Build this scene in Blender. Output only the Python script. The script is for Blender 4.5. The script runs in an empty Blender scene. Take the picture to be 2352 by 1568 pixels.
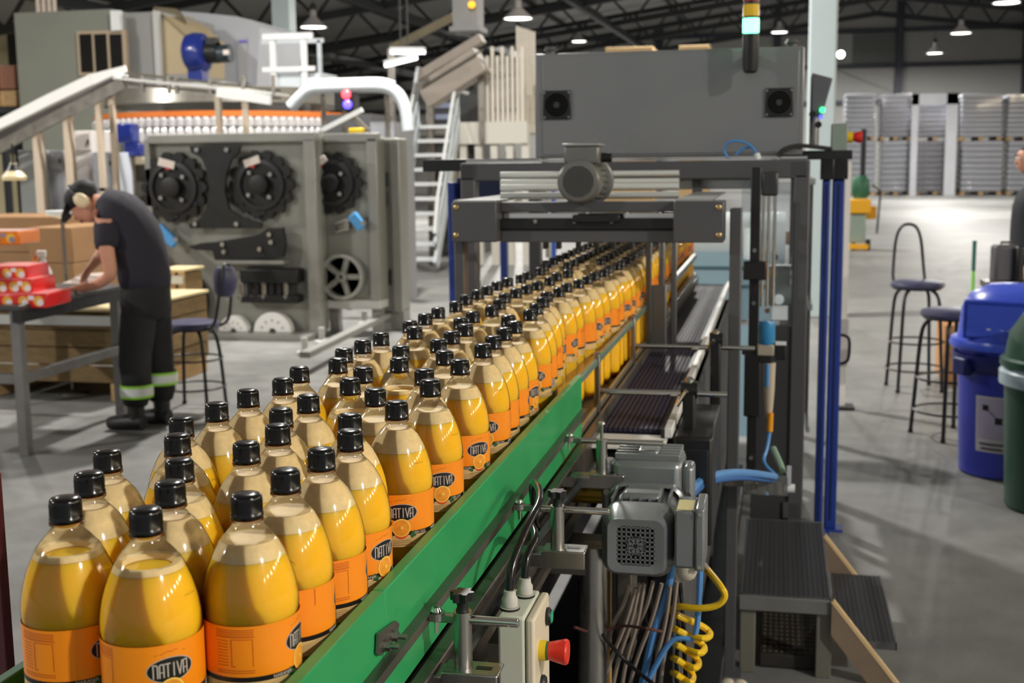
import bpy, bmesh, math, random
from mathutils import Vector, Matrix
random.seed(7)
PI = math.pi
S = bpy.context.scene
COL = S.collection

# ------------------------------------------------------------------ camera
F_PX, W_PX, H_PX = 2800.0, 2352.0, 1568.0
PITCH, ROLL, YAW = math.radians(8.25), math.radians(.64), math.radians(12.3)
CAM = Vector((0, 0, 1.68))
FWD = Vector((-math.sin(YAW)*math.cos(PITCH), math.cos(YAW)*math.cos(PITCH), -math.sin(PITCH)))
R0 = Vector((math.cos(YAW), math.sin(YAW), 0)); D0 = FWD.cross(R0)
RIGHT = math.cos(ROLL)*R0 + math.sin(ROLL)*D0
DOWN = -math.sin(ROLL)*R0 + math.cos(ROLL)*D0
cd = bpy.data.cameras.new('camera'); cam = bpy.data.objects.new('camera', cd); COL.objects.link(cam)
cd.sensor_width = 36; cd.lens = 36*F_PX/W_PX
cd.clip_start = .05; cd.clip_end = 300
m = Matrix.Identity(4)
for i in range(3):
    m[i][0] = RIGHT[i]; m[i][1] = -DOWN[i]; m[i][2] = -FWD[i]; m[i][3] = CAM[i]
cam.matrix_world = m
cd.dof.use_dof = True; cd.dof.focus_distance = 1.62; cd.dof.aperture_fstop = 8.0
S.camera = cam

# ------------------------------------------------------------------ light
S.view_settings.view_transform = 'Standard'; S.view_settings.look = 'None'
S.view_settings.gamma = 1; S.view_settings.use_curve_mapping = False
S.view_settings.exposure = 0.0
S.cycles.transparent_max_bounces = 32
S.cycles.max_bounces = 7; S.cycles.diffuse_bounces = 3; S.cycles.glossy_bounces = 4
S.cycles.sample_clamp_indirect = 4.0
w = bpy.data.worlds.new('hall_ambient_fill'); S.world = w; w.use_nodes = True  # even ambient fill let in at the open end to brighten front faces
w.node_tree.nodes['Background'].inputs[0].default_value = (.95, .98, 1, 1)
w.node_tree.nodes['Background'].inputs[1].default_value = .40
LAMP_W = 1150.0; FAR_W = 1150.0; WALL_W = 300.0
def lamp_light(x, y, z, power=LAMP_W, size=.5, color=(1, .965, .91)):
    l = bpy.data.lights.new('high_bay_light', 'AREA'); l.shape = 'DISK'; l.size = size
    l.energy = power; l.color = color
    o = bpy.data.objects.new('high_bay_light', l); COL.objects.link(o); o.location = (x, y, z)
    return o

# ------------------------------------------------------------------ helpers
def at(px, py, y):
    "world point on the plane Y=y seen at photo pixel px,py"
    d = (px-W_PX/2)/F_PX*RIGHT + (py-H_PX/2)/F_PX*DOWN + FWD
    return CAM + d*(y/d.y)
def atz(px, py, z):
    d = (px-W_PX/2)/F_PX*RIGHT + (py-H_PX/2)/F_PX*DOWN + FWD
    return CAM + d*((z-CAM.z)/d.z)
def lin(c):
    c = c/255
    return c/12.92 if c <= .04045 else ((c+.055)/1.055)**2.4
MATS = {}
def mat(name, rgb, rough=.5, metal=0., noise=0., scale=8., coat=0., emit=0., spec=.5, bump=0., sss=0., alpha=1., stretch=None):
    if name in MATS: return MATS[name]
    M = bpy.data.materials.new(name); M.use_nodes = True; MATS[name] = M
    nt = M.node_tree; b = nt.nodes['Principled BSDF']
    c = tuple(lin(v) for v in rgb)+(1,)
    b.inputs['Base Color'].default_value = c
    b.inputs['Roughness'].default_value = rough; b.inputs['Metallic'].default_value = metal
    b.inputs['Coat Weight'].default_value = coat; b.inputs['Coat Roughness'].default_value = .05
    b.inputs['Specular IOR Level'].default_value = spec
    if sss:
        b.inputs['Subsurface Weight'].default_value = sss
        b.inputs['Subsurface Radius'].default_value = (1, .5, .12); b.inputs['Subsurface Scale'].default_value = .03
    if emit:
        b.inputs['Emission Color'].default_value = c; b.inputs['Emission Strength'].default_value = emit
    if alpha < 1: b.inputs['Alpha'].default_value = alpha
    if noise or bump:
        tc = nt.nodes.new('ShaderNodeTexCoord'); n = nt.nodes.new('ShaderNodeTexNoise')
        n.inputs['Scale'].default_value = scale; n.inputs['Detail'].default_value = 5
        src = tc.outputs['Object']
        if stretch:
            mp = nt.nodes.new('ShaderNodeMapping'); mp.inputs['Scale'].default_value = stretch
            nt.links.new(src, mp.inputs['Vector']); src = mp.outputs['Vector']
        nt.links.new(src, n.inputs['Vector'])
        if noise:
            mx = nt.nodes.new('ShaderNodeMix'); mx.data_type = 'RGBA'; mx.blend_type = 'MULTIPLY'
            mx.inputs[0].default_value = 1
            rp = nt.nodes.new('ShaderNodeMapRange')
            rp.inputs['From Min'].default_value = .3; rp.inputs['From Max'].default_value = .7
            rp.inputs['To Min'].default_value = 1-noise; rp.inputs['To Max'].default_value = 1+noise*.4
            nt.links.new(n.outputs['Fac'], rp.inputs['Value'])
            mx.inputs[6].default_value = c; nt.links.new(rp.outputs['Result'], mx.inputs[7])
            nt.links.new(mx.outputs[2], b.inputs['Base Color'])
            r2 = nt.nodes.new('ShaderNodeMapRange'); r2.inputs['To Min'].default_value = max(.04, rough-.12); r2.inputs['To Max'].default_value = min(1, rough+.12)
            nt.links.new(n.outputs['Fac'], r2.inputs['Value']); nt.links.new(r2.outputs['Result'], b.inputs['Roughness'])
        if bump:
            bp = nt.nodes.new('ShaderNodeBump'); bp.inputs['Strength'].default_value = bump; bp.inputs['Distance'].default_value = .01
            nt.links.new(n.outputs['Fac'], bp.inputs['Height']); nt.links.new(bp.outputs['Normal'], b.inputs['Normal'])
    return M
def clear_mat(name, tint, gloss_rough=.03, ior=1.5, haze=0., hazecol=(230, 235, 235)):
    "thin clear plastic: transparent with fresnel reflection and a little haze"
    if name in MATS: return MATS[name]
    M = bpy.data.materials.new(name); M.use_nodes = True; MATS[name] = M
    nt = M.node_tree; nt.nodes.clear()
    out = nt.nodes.new('ShaderNodeOutputMaterial')
    tr = nt.nodes.new('ShaderNodeBsdfTransparent'); tr.inputs[0].default_value = tuple(lin(v) for v in tint)+(1,)
    gl = nt.nodes.new('ShaderNodeBsdfGlossy'); gl.inputs['Roughness'].default_value = gloss_rough
    fr = nt.nodes.new('ShaderNodeFresnel'); fr.inputs[0].default_value = ior
    mx = nt.nodes.new('ShaderNodeMixShader')
    nt.links.new(fr.outputs[0], mx.inputs[0])
    base = tr.outputs[0]
    if haze:
        df = nt.nodes.new('ShaderNodeBsdfDiffuse'); df.inputs[0].default_value = tuple(lin(v) for v in hazecol)+(1,)
        m2 = nt.nodes.new('ShaderNodeMixShader'); m2.inputs[0].default_value = haze
        nt.links.new(tr.outputs[0], m2.inputs[1]); nt.links.new(df.outputs[0], m2.inputs[2]); base = m2.outputs[0]
    nt.links.new(base, mx.inputs[1]); nt.links.new(gl.outputs[0], mx.inputs[2])
    nt.links.new(mx.outputs[0], out.inputs[0])
    return M

def woff(p):
    v = Vector((0, 0, 0))
    while p is not None:
        v += p.location; p = p.parent
    return v
class MB:
    "collects simple shapes and links them as one mesh object"
    def __init__(s): s.v = []; s.f = []
    def add(s, vs, fs):
        n = len(s.v); s.v += [Vector(v) for v in vs]; s.f += [tuple(i+n for i in f) for f in fs]; return s
    def box(s, c, d, rot=None):
        x, y, z = (k/2 for k in d); c = Vector(c)
        vs = [Vector((i*x, j*y, k*z)) for k in (-1, 1) for j in (-1, 1) for i in (-1, 1)]
        if rot is not None: vs = [rot @ v for v in vs]
        return s.add([v+c for v in vs], [(0, 2, 3, 1), (4, 5, 7, 6), (0, 1, 5, 4), (2, 6, 7, 3), (0, 4, 6, 2), (1, 3, 7, 5)])
    def bb(s, x0, x1, y0, y1, z0, z1):
        return s.box(((x0+x1)/2, (y0+y1)/2, (z0+z1)/2), (abs(x1-x0), abs(y1-y0), abs(z1-z0)))
    def frame(s, d):
        d = Vector(d).normalized(); a = Vector((0, 0, 1)) if abs(d.z) < .95 else Vector((1, 0, 0))
        u = d.cross(a).normalized(); return u, u.cross(d).normalized()
    def cyl(s, p, q, r, n=14, r2=None, cap=True):
        p = Vector(p); q = Vector(q); r2 = r if r2 is None else r2
        u, w_ = s.frame(q-p); vs = []
        for c, k in ((p, r), (q, r2)):
            vs += [c+(u*math.cos(2*PI*i/n)+w_*math.sin(2*PI*i/n))*k for i in range(n)]
        fs = [(i, (i+1) % n, n+(i+1) % n, n+i) for i in range(n)]
        if cap: fs += [tuple(range(n-1, -1, -1)), tuple(range(n, 2*n))]
        return s.add(vs, fs)
    def beam(s, p, q, a, b=None):
        "rectangular bar from p to q, a wide sideways, b tall"
        b = a if b is None else b
        p = Vector(p); q = Vector(q); u, w_ = s.frame(q-p)
        vs = [c+u*i*a/2+w_*j*b/2 for c in (p, q) for i, j in ((-1, -1), (1, -1), (1, 1), (-1, 1))]
        return s.add(vs, [(0, 1, 5, 4), (1, 2, 6, 5), (2, 3, 7, 6), (3, 0, 4, 7), (3, 2, 1, 0), (4, 5, 6, 7)])
    def tube(s, pts, r, n=8, smooth=0):
        pts = [Vector(p) for p in pts]
        for _ in range(smooth):
            q = [pts[0]]
            for a, b in zip(pts, pts[1:]): q += [a*.75+b*.25, a*.25+b*.75]
            pts = q+[pts[-1]]
        u = None; rings = []
        for i, p in enumerate(pts):
            d = (pts[min(i+1, len(pts)-1)]-pts[max(i-1, 0)]).normalized()
            if u is None: u, _ = s.frame(d)
            u = (u-d*u.dot(d)).normalized(); w_ = d.cross(u)
            rr = r
            if isinstance(r, (list, tuple)):
                f_ = i/(len(pts)-1)*(len(r)-1); j = min(int(f_), len(r)-2); rr = r[j]+(r[j+1]-r[j])*(f_-j)
            rings.append([p+(u*math.cos(2*PI*k/n)+w_*math.sin(2*PI*k/n))*rr for k in range(n)])
        vs = [v for g in rings for v in g]; fs = []
        for i in range(len(pts)-1):
            fs += [(i*n+k, i*n+(k+1) % n, (i+1)*n+(k+1) % n, (i+1)*n+k) for k in range(n)]
        fs += [tuple(range(n-1, -1, -1)), tuple(range((len(pts)-1)*n, len(pts)*n))]
        return s.add(vs, fs)
    def lathe(s, prof, c=(0, 0, 0), n=24, axis=(0, 0, 1), close=True):
        c = Vector(c); ax = Vector(axis).normalized()
        if abs(ax.z) > .99: u, w_ = Vector((1, 0, 0)), Vector((0, 1, 0))*(1 if ax.z > 0 else -1)
        else:
            u, w_ = s.frame(ax); w_ = ax.cross(u)
        vs = [c+ax*z+(u*math.cos(2*PI*k/n)+w_*math.sin(2*PI*k/n))*r for r, z in prof for k in range(n)]
        fs = []
        for i in range(len(prof)-1):
            fs += [(i*n+k, i*n+(k+1) % n, (i+1)*n+(k+1) % n, (i+1)*n+k) for k in range(n)]
        if close: fs += [tuple(range(n-1, -1, -1)), tuple(range((len(prof)-1)*n, len(prof)*n))]
        return s.add(vs, fs)
    def prism(s, poly, o, u, v, d):
        "2d polygon poly in plane (o,u,v), extruded by vector d"
        o = Vector(o); u = Vector(u); v = Vector(v); d = Vector(d); n = len(poly)
        a = [o+u*x+v*y for x, y in poly]
        return s.add(a+[p+d for p in a], [tuple(range(n-1, -1, -1)), tuple(range(n, 2*n))]+[(i, (i+1) % n, n+(i+1) % n, n+i) for i in range(n)])
    def sphere(s, c, r, n=14, sc=(1, 1, 1), rot=None):
        vs = []; c = Vector(c); m_ = n//2
        for j in range(m_+1):
            t = PI*j/m_
            for k in range(n):
                v = Vector((math.sin(t)*math.cos(2*PI*k/n)*sc[0], math.sin(t)*math.sin(2*PI*k/n)*sc[1], math.cos(t)*sc[2]))*r
                vs.append(c+(rot @ v if rot is not None else v))
        return s.add(vs, [(j*n+k, (j+1)*n+k, (j+1)*n+(k+1) % n, j*n+(k+1) % n) for j in range(m_) for k in range(n)])
    def build(s, name, material, parent=None, bevel=0, smooth=38, kind=None):
        me = bpy.data.meshes.new(name); o_ = woff(parent)
        me.from_pydata([v-o_ for v in s.v], [], s.f)
        bm = bmesh.new(); bm.from_mesh(me)
        bmesh.ops.remove_doubles(bm, verts=bm.verts, dist=1e-5)
        bmesh.ops.recalc_face_normals(bm, faces=bm.faces); bm.to_mesh(me); bm.free()
        if smooth:
            for p in me.polygons: p.use_smooth = True
            me.set_sharp_from_angle(angle=math.radians(smooth))
        me.materials.append(material)
        o = bpy.data.objects.new(name, me); COL.objects.link(o); o.parent = parent
        if bevel:
            md = o.modifiers.new('bevel', 'BEVEL'); md.width = bevel; md.segments = 2; md.limit_method = 'ANGLE'
        if kind: o['kind'] = kind
        return o
def tag(o, label, cat, group=None, kind=None):
    if label: o['label'] = label
    if cat: o['category'] = cat
    if group: o['group'] = group
    if kind: o['kind'] = kind
    return o
def thing(name, label, cat, loc=(0, 0, 0), group=None):
    o = bpy.data.objects.new(name, None); o.empty_display_size = .05; COL.objects.link(o); o.location = Vector(loc)
    return tag(o, label, cat, group)
def struct(name, mb, m_, parent=None, **k):
    o = mb.build(name, m_, parent, **k)
    if parent is None: o['kind'] = 'structure'
    return o
def dup_tree(o, parent=None):
    c = o.copy(); COL.objects.link(c); c.parent = parent
    for ch in list(o.children): dup_tree(ch, c)
    return c
def placed(root, loc, rz=0., label=None, group=None):
    c = dup_tree(root); c.location = Vector(loc); c.rotation_euler = (0, 0, rz)
    if label: c['label'] = label
    if group: c['group'] = group
    return c
def RX(a): return Matrix.Rotation(a, 3, 'X')
def RY(a): return Matrix.Rotation(a, 3, 'Y')
def RZ(a): return Matrix.Rotation(a, 3, 'Z')

# materials
steel = mat('brushed_steel', (176, 174, 170), .28, 1., .15, 30, stretch=(1, 1, .15))
chrome = mat('chrome', (215, 212, 205), .1, 1.)
dkgrey = mat('dark_grey_paint', (84, 84, 86), .42, 0, .06, 6)
frame_grey = mat('frame_grey_paint', (78, 78, 80), .4, 0, .06, 6)
black = mat('black_plastic', (24, 24, 25), .4, 0, .1, 20)
rubber = mat('black_rubber', (20, 20, 21), .6)
white = mat('white_paint', (226, 229, 230), .45, 0, .05, 5)
blue = mat('blue_paint', (33, 60, 142), .38, 0, .08, 6)
red = mat('red_plastic', (214, 44, 36), .35)
yellow = mat('yellow_plastic', (232, 196, 30), .4)
green = mat('green_guide_plastic', (44, 158, 92), .32, 0, .07, 9)
wood = mat('raw_timber', (196, 160, 112), .7, 0, .25, 6, stretch=(1, 1, 9))
brown_card = mat('brown_cardboard', (142, 108, 74), .85, 0, .1, 5)

# ------------------------------------------------------------------ hall
def floor_mat():
    M = mat('polished_concrete', (150, 150, 147), .34, spec=.22)
    nt = M.node_tree; b = nt.nodes['Principled BSDF']
    tc = nt.nodes.new('ShaderNodeTexCoord')
    def noise(sc, det):
        n = nt.nodes.new('ShaderNodeTexNoise'); n.inputs['Scale'].default_value = sc; n.inputs['Detail'].default_value = det
        nt.links.new(tc.outputs['Object'], n.inputs['Vector']); return n
    a = noise(.55, 6); c = noise(5, 8); e = noise(60, 3)
    r = nt.nodes.new('ShaderNodeValToRGB')
    r.color_ramp.elements[0].position = .32; r.color_ramp.elements[0].color = (.15, .15, .143, 1)
    r.color_ramp.elements[1].position = .68; r.color_ramp.elements[1].color = (.25, .25, .243, 1)
    nt.links.new(a.outputs['Fac'], r.inputs[0])
    m1 = nt.nodes.new('ShaderNodeMix'); m1.data_type = 'RGBA'; m1.blend_type = 'OVERLAY'; m1.inputs[0].default_value = .35
    nt.links.new(r.outputs[0], m1.inputs[6]); nt.links.new(c.outputs['Fac'], m1.inputs[7])
    m2 = nt.nodes.new('ShaderNodeMix'); m2.data_type = 'RGBA'; m2.blend_type = 'OVERLAY'; m2.inputs[0].default_value = .15
    nt.links.new(m1.outputs[2], m2.inputs[6]); nt.links.new(e.outputs['Fac'], m2.inputs[7])
    nt.links.new(m2.outputs[2], b.inputs['Base Color'])
    rr = nt.nodes.new('ShaderNodeMapRange'); rr.inputs['To Min'].default_value = .38; rr.inputs['To Max'].default_value = .62
    nt.links.new(c.outputs['Fac'], rr.inputs['Value']); nt.links.new(rr.outputs['Result'], b.inputs['Roughness'])
    return M
HX0, HX1, HY1 = -27., 33., 72.
EX = 5.0                                     # ridge line
def chord(x): return 9.5-.135*abs(x-EX)      # bottom chord of the trusses
struct('floor', MB().bb(HX0-1, HX1+1, -12, HY1+1, -.2, 0), floor_mat(), smooth=0)
sheet_grey = mat('grey_wall_sheet', (172, 172, 170), .6, 0, .06, .8)
sheet_warm = mat('warm_wall_sheet', (200, 188, 152), .6, 0, .1, .8)
sheet_roof = mat('roof_sheet', (172, 172, 170), .6, 0, .1, .6)
dark_steel = mat('dark_structural_steel', (44, 46, 50), .5, 0, .1, 3)
slate_steel = mat('slate_structural_steel', (62, 66, 78), .5, 0, .1, 3)
mb = MB(); mb.prism([(HX0-1, 0), (HX1+1, 0), (HX1+1, chord(HX1)+1.6), (EX, chord(EX)+1.6), (HX0-1, chord(HX0)+1.6)], (0, HY1, 0), (1, 0, 0), (0, 0, 1), (0, .3, 0))
wf = struct('wall_far', mb, sheet_grey, smooth=0)
wl = struct('wall_left', MB().bb(HX0-.3, HX0, -12, HY1, 0, chord(HX0)+1.7), sheet_warm, smooth=0)
wr = struct('wall_right', MB().bb(HX1, HX1+.3, -12, HY1, 0, chord(HX1)+1.7), sheet_grey, smooth=0)
mb = MB()
for xa, xb in ((HX0-.5, EX), (EX, HX1+.5)):
    za, zb = chord(xa)+1.6, chord(xb)+1.6
    mb.add([(xa, -12, za), (xb, -12, zb), (xb, HY1+.3, zb), (xa, HY1+.3, za), (xa, -12, za+.1), (xb, -12, zb+.1), (xb, HY1+.3, zb+.1), (xa, HY1+.3, za+.1)],
           [(0, 1, 2, 3), (7, 6, 5, 4), (0, 4, 5, 1), (1, 5, 6, 2), (2, 6, 7, 3), (3, 7, 4, 0)])
ceil = struct('ceiling', mb, sheet_roof, smooth=0)
# wall framing on the far wall: columns and girts, each a piece
for k, x in enumerate((-20, -13.4, -6.8, -.2, 6.4, 13, 19.6, 26.2)):
    MB().bb(x-.2, x+.2, HY1-.35, HY1, 0, chord(x)+1.5).build('wall_column', slate_steel, wf, smooth=0)
for z in (4.9, 6.9, 8.8):
    MB().bb(HX0, HX1, HY1-.2, HY1, z-.12, z+.12).build('girt', slate_steel, wf, smooth=0)
MB().bb(3.9, 6.2, HY1-.12, HY1, 7.05, 8.7).build('louvre_panel', mat('louvre_grey', (120, 122, 122), .6), wf, smooth=0)
for k in range(9):
    MB().box((5.05, HY1-.15, 7.15+k*.18), (2.2, .05, .1), RX(.5)).build('louvre_blade', MATS['louvre_grey'], wf, smooth=0)
for k in range(12):
    y = 4+6*k
    MB().bb(HX0, HX0+.35, y-.2, y+.2, 0, chord(HX0)+1.4).build('wall_column', dark_steel, wl, smooth=0)
for z in (2.4, 4.2):
    MB().bb(HX0, HX0+.15, -12, HY1, z-.12, z+.12).build('girt', dark_steel, wl, smooth=0)
# roof trusses: chords and web members as pieces of each truss
for k, y in enumerate((33, 40.5, 48, 55.5, 63, 70)):
    t = thing('roof_truss', None, None, (EX, y, chord(EX))); t['kind'] = 'structure'
    for xa, xb in ((HX0, EX), (EX, HX1)):
        MB().beam((xa, y, chord(xa)), (xb, y, chord(xb)), .18, .26).build('bottom_chord', dark_steel, t, smooth=0)
        MB().beam((xa, y, chord(xa)+1.3), (xb, y, chord(xb)+1.3), .18, .24).build('top_chord', dark_steel, t, smooth=0)
        n = 14; mbw = MB()
        for i in range(n):
            x0 = xa+(xb-xa)*i/n; x1 = xa+(xb-xa)*(i+1)/n; xm = (x0+x1)/2
            mbw.beam((x0, y, chord(x0)), (xm, y, chord(xm)+1.3), .1); mbw.beam((xm, y, chord(xm)+1.3), (x1, y, chord(x1)), .1)
        mbw.build('web', dark_steel, t, smooth=0)
for k, x in enumerate((-22, -16.5, -11, -5.5, 0, 5, 10, 15.5, 21)):
    struct('roof_purlin', MB().beam((x, 20, chord(x)+1.45), (x, HY1, chord(x)+1.45), .12, .2), dark_steel, smooth=0)
for k, (x, y0) in enumerate(((-19, 28), (-8, 30), (-13.5, 26))):
    struct('roof_brace', MB().beam((x, y0, chord(x)-.1), (x+1, HY1, chord(x+1)-.1), .22, .3), dark_steel, smooth=0)
# pale square columns standing in the hall
pale = mat('pale_column_paint', (188, 202, 206), .5, 0, .04, 2)
for nm, px0, px1, y in (('right', 1857, 1922, 13.5), ('left', 628, 668, 24.)):
    a, b_ = at(px0, 150, y), at(px1, 150, y); w_ = b_.x-a.x
    o = struct('pillar', MB().bb(a.x, b_.x, y, y+w_, 0, 9.2), pale, smooth=0, bevel=.02)
# high-bay lamps hanging from the roof
lamp_shade = mat('lamp_reflector', (206, 202, 204), .4)
lamp_glow = mat('lamp_glow', (255, 250, 240), .5, emit=9.)
lamp_body = mat('lamp_housing', (58, 60, 62), .5)
def high_bay(x, y, z, label, group='high bay lamps under the roof', power=LAMP_W):
    t = thing('high_bay_lamp', label, 'lamp', (x, y, z), group)
    MB().lathe([(.07, .55), (.09, .52), (.1, .3), (.28, .12), (.42, .0), (.41, -.02), (.25, .1), (.09, .28)], (x, y, z), 20, close=False).build('reflector', lamp_shade, t)
    MB().lathe([(.1, .5), (.11, .62), (.06, .7)], (x, y, z), 12).build('housing', lamp_body, t)
    MB().cyl((x, y, z+.68), (x, y, chord(x)+1.55), .012, 6).build('hanger', lamp_body, t)
    MB().lathe([(.001, .0), (.37, .0), (.37, .03), (.001, .03)], (x, y, z), 20, close=False).build('diffuser', lamp_glow, t)
    lamp_light(x, y, z-.05, power)
for px, py, y, lab in ((1190, 42, 34, 'high bay lamp over the stair platform, beside the hanging duct'),
                       (720, 62, 36, 'high bay lamp hanging above the white platform railing'),
                       (2207, 76, 52, 'high bay lamp in front of the far wall, above the stacked pallets'),
                       (2147, 122, 64, 'small high bay lamp nearest the far wall, above a white framed stack'),
                       (1330, 95, 66, 'small high bay lamp just above the dark machine cabinet'),
                       (1790, 74, 62, 'small high bay lamp between signal tower and pale pillar'),
                       (2312, 6, 40, 'high bay lamp at the top edge by the roof truss')):
    p = at(px, py, y); high_bay(p.x, p.y, p.z, lab, power=FAR_W)
for x, y, pw in ((9.8, -3.1, 1700), (-13, -3, 1700), (-13, 8, 1000), (-17, 22, 500), (-4, 12, 1200), (-2, 26, 900), (21, 30, 1500)):
    high_bay(x, y, min(7.6, chord(x)+.3), "high bay lamp over the packing line, above the frame", "high bay lamps over the packing line", pw)
# flood lamps in a row hung on the viewer's right, seen as the dotted streak mirrored in the bottles
for k in range(8):
    y = -9+4.4*k; x = 20.; z = 7.0
    t = thing('flood_lamp', 'warm flood lamp in the row hung under the roof', 'lamp', (x, y, z), 'flood lamps hung under the roof')
    MB().bb(x, x+.4, y-.5, y+.5, z-.35, z+.35).build('housing', lamp_body, t, bevel=.03)
    MB().bb(x-.02, x, y-.46, y+.46, z-.31, z+.31).build('lens', mat('warm_lamp_glow', (255, 226, 170), .4, emit=26.), t)
    MB().bb(x+.18, x+.24, y-.03, y+.03, z+.35, chord(x)+1.5).build('bracket', lamp_body, t)
    l = lamp_light(x-.05, y, z, WALL_W, .42, (1, .86, .62)); l.rotation_euler = (0, math.radians(65), 0)

# ------------------------------------------------------------------ bottles
ZB = 1.05                                    # belt level
pet = clear_mat('clear_pet', (252, 250, 244), .09, 1.47)
juice_m = mat('orange_juice', (253, 200, 40), .4, 0, 0, spec=.2, sss=.6)
foam_m = mat('pale_foam', (242, 218, 170), .6, 0, .12, 120, sss=.2)
cap_m = mat('glossy_black_cap', (9, 9, 10), .2, 0, spec=.4)
lab_or = mat('label_orange', (255, 146, 16), .38)
lab_cream = mat('label_cream', (222, 186, 124), .4)
lab_blk = mat('label_black', (26, 18, 18), .4)
lab_sil = mat('label_silver_grey', (190, 178, 168), .4)
lab_dk = mat('label_fine_print', (196, 84, 10), .5)
lab_tan = mat('label_tan_print', (150, 108, 50), .5)
slice_m = mat('slice_orange', (248, 160, 46), .4, 0, .15, 150)
slice_rim = mat('slice_rim', (252, 206, 96), .4)
slice_red = mat('slice_peel_red', (232, 84, 36), .4)
leaf_m = mat('leaf_green', (52, 92, 50), .5)
barcode_w = mat('barcode_white', (226, 216, 206), .5)
BODY = [(.026, .004), (.036, 0), (.0425, .006), (.0456, .018), (.0466, .032), (.0466, .058), (.0462, .063), (.0466, .068), (.0466, .088), (.0458, .094), (.0466, .1), (.0466, .118), (.0464, .123),
        (.0458, .128), (.0458, .206), (.0466, .211), (.0459, .222), (.0436, .236), (.0398, .249), (.0346, .262), (.0290, .273), (.0225, .281), (.0170, .287), (.0142, .291), (.0136, .294)]
NECK = BODY+[(.0162, .2945), (.0162, .2965), (.0134, .2975), (.0134, .312)]
def prof_to(z1, inset):
    out = []
    for (r, z), (r2, z2) in zip(BODY, BODY[1:]):
        if z > z1: break
        out.append((max(.002, r-inset), z+(.001 if z < .01 else 0)))
        if z2 > z1:
            t = (z1-z)/(z2-z); out.append((r+(r2-r)*t-inset, z1)); break
    return out
def bend(poly, r):
    "u,v sheet coordinates to points on the label cylinder; u=0 faces -Y"
    return [(r*math.sin(u/r), -r*math.cos(u/r), v) for u, v in poly]
def sheet(mb, poly, r):
    return mb.add(bend(poly, r), [tuple(range(len(poly)))])
def rect_b(mb, u0, u1, v0, v1, r, step=.004):
    n = max(1, int(abs(u1-u0)/step)); vs = []; fs = []
    for i in range(n+1):
        u = u0+(u1-u0)*i/n; vs += bend([(u, v0), (u, v1)], r)
    return mb.add(vs, [(2*i, 2*i+2, 2*i+3, 2*i+1) for i in range(n)])
def ell_b(mb, cu, cv, a, b, r, n=28):
    "filled ellipse cut in columns so that it follows the cylinder"
    vs = []; k = 12
    for i in range(k+1):
        t = -PI/2+PI*i/k; u = cu+a*math.sin(t); h = b*math.cos(t)
        vs += bend([(u, cv-h), (u, cv+h)], r)
    return mb.add(vs, [(2*i, 2*i+2, 2*i+3, 2*i+1) for i in range(k)])
def stroke(mb, pts, wd, r):
    "flat stroke through u,v points"
    for (a, b), (c, d) in zip(pts, pts[1:]):
        L = math.hypot(c-a, d-b); nx, ny = -(d-b)/L*wd/2, (c-a)/L*wd/2
        ex, ey = (c-a)/L*wd*.35, (d-b)/L*wd*.35
        sheet(mb, [(a-ex+nx, b-ey+ny), (a-ex-nx, b-ey-ny), (c+ex-nx, d+ey-ny), (c+ex+nx, d+ey+ny)], r)
def nativa(mb, cu, cv, r, wd=.0013):
    "the six tall letters of the logo, as strokes"
    H = .0122; W = .0037; gap = .0056
    x0 = cu-2.5*gap
    y0, y1, ym = cv-H/2, cv+H/2, cv-H*.12
    for i, ch in enumerate('nATIVA'):
        x = x0+i*gap; a, b = x-W/2, x+W/2
        if ch == 'n': stroke(mb, [(a, y0), (a, y1), (x+W*.2, y1), (b, y1-.0012), (b, y0)], wd, r)
        elif ch == 'A':
            stroke(mb, [(a, y0), (a, y1-.001), (a+.001, y1), (b, y1), (b, y0)], wd, r); stroke(mb, [(a-.0006, ym), (b+.0006, ym)], wd*.7, r)
        elif ch == 'T': stroke(mb, [(x, y0), (x, y1)], wd, r); stroke(mb, [(a-.0004, y1), (b+.0004, y1)], wd, r)
        elif ch == 'I': stroke(mb, [(x, y0), (x, y1)], wd, r)
        elif ch == 'V': stroke(mb, [(a-.0006, y1), (x, y0), (b+.0006, y1)], wd, r)
def bent_text(mb, body, cu, cv, size, r):
    cu_ = bpy.data.curves.new('t', 'FONT'); cu_.body = body; cu_.size = size; cu_.align_x = 'CENTER'; cu_.resolution_u = 2; cu_.offset = size*.02
    o = bpy.data.objects.new('t', cu_); me = bpy.data.meshes.new_from_object(o)
    mb.add(bend([(cu+v.co.x, cv+v.co.y) for v in me.vertices], r), [tuple(p.vertices) for p in me.polygons])
    bpy.data.objects.remove(o); bpy.data.curves.remove(cu_); bpy.data.meshes.remove(me)
def flat_text(mb, body, o, u, v, size, ax='CENTER'):
    cu_ = bpy.data.curves.new('t', 'FONT'); cu_.body = body; cu_.size = size; cu_.align_x = ax; cu_.resolution_u = 3
    ob = bpy.data.objects.new('t', cu_); me = bpy.data.meshes.new_from_object(ob)
    o = Vector(o); u = Vector(u); v = Vector(v)
    mb.add([o+u*w_.co.x+v*w_.co.y for w_ in me.vertices], [tuple(p.vertices) for p in me.polygons])
    bpy.data.objects.remove(ob); bpy.data.curves.remove(cu_); bpy.data.meshes.remove(me)
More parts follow.
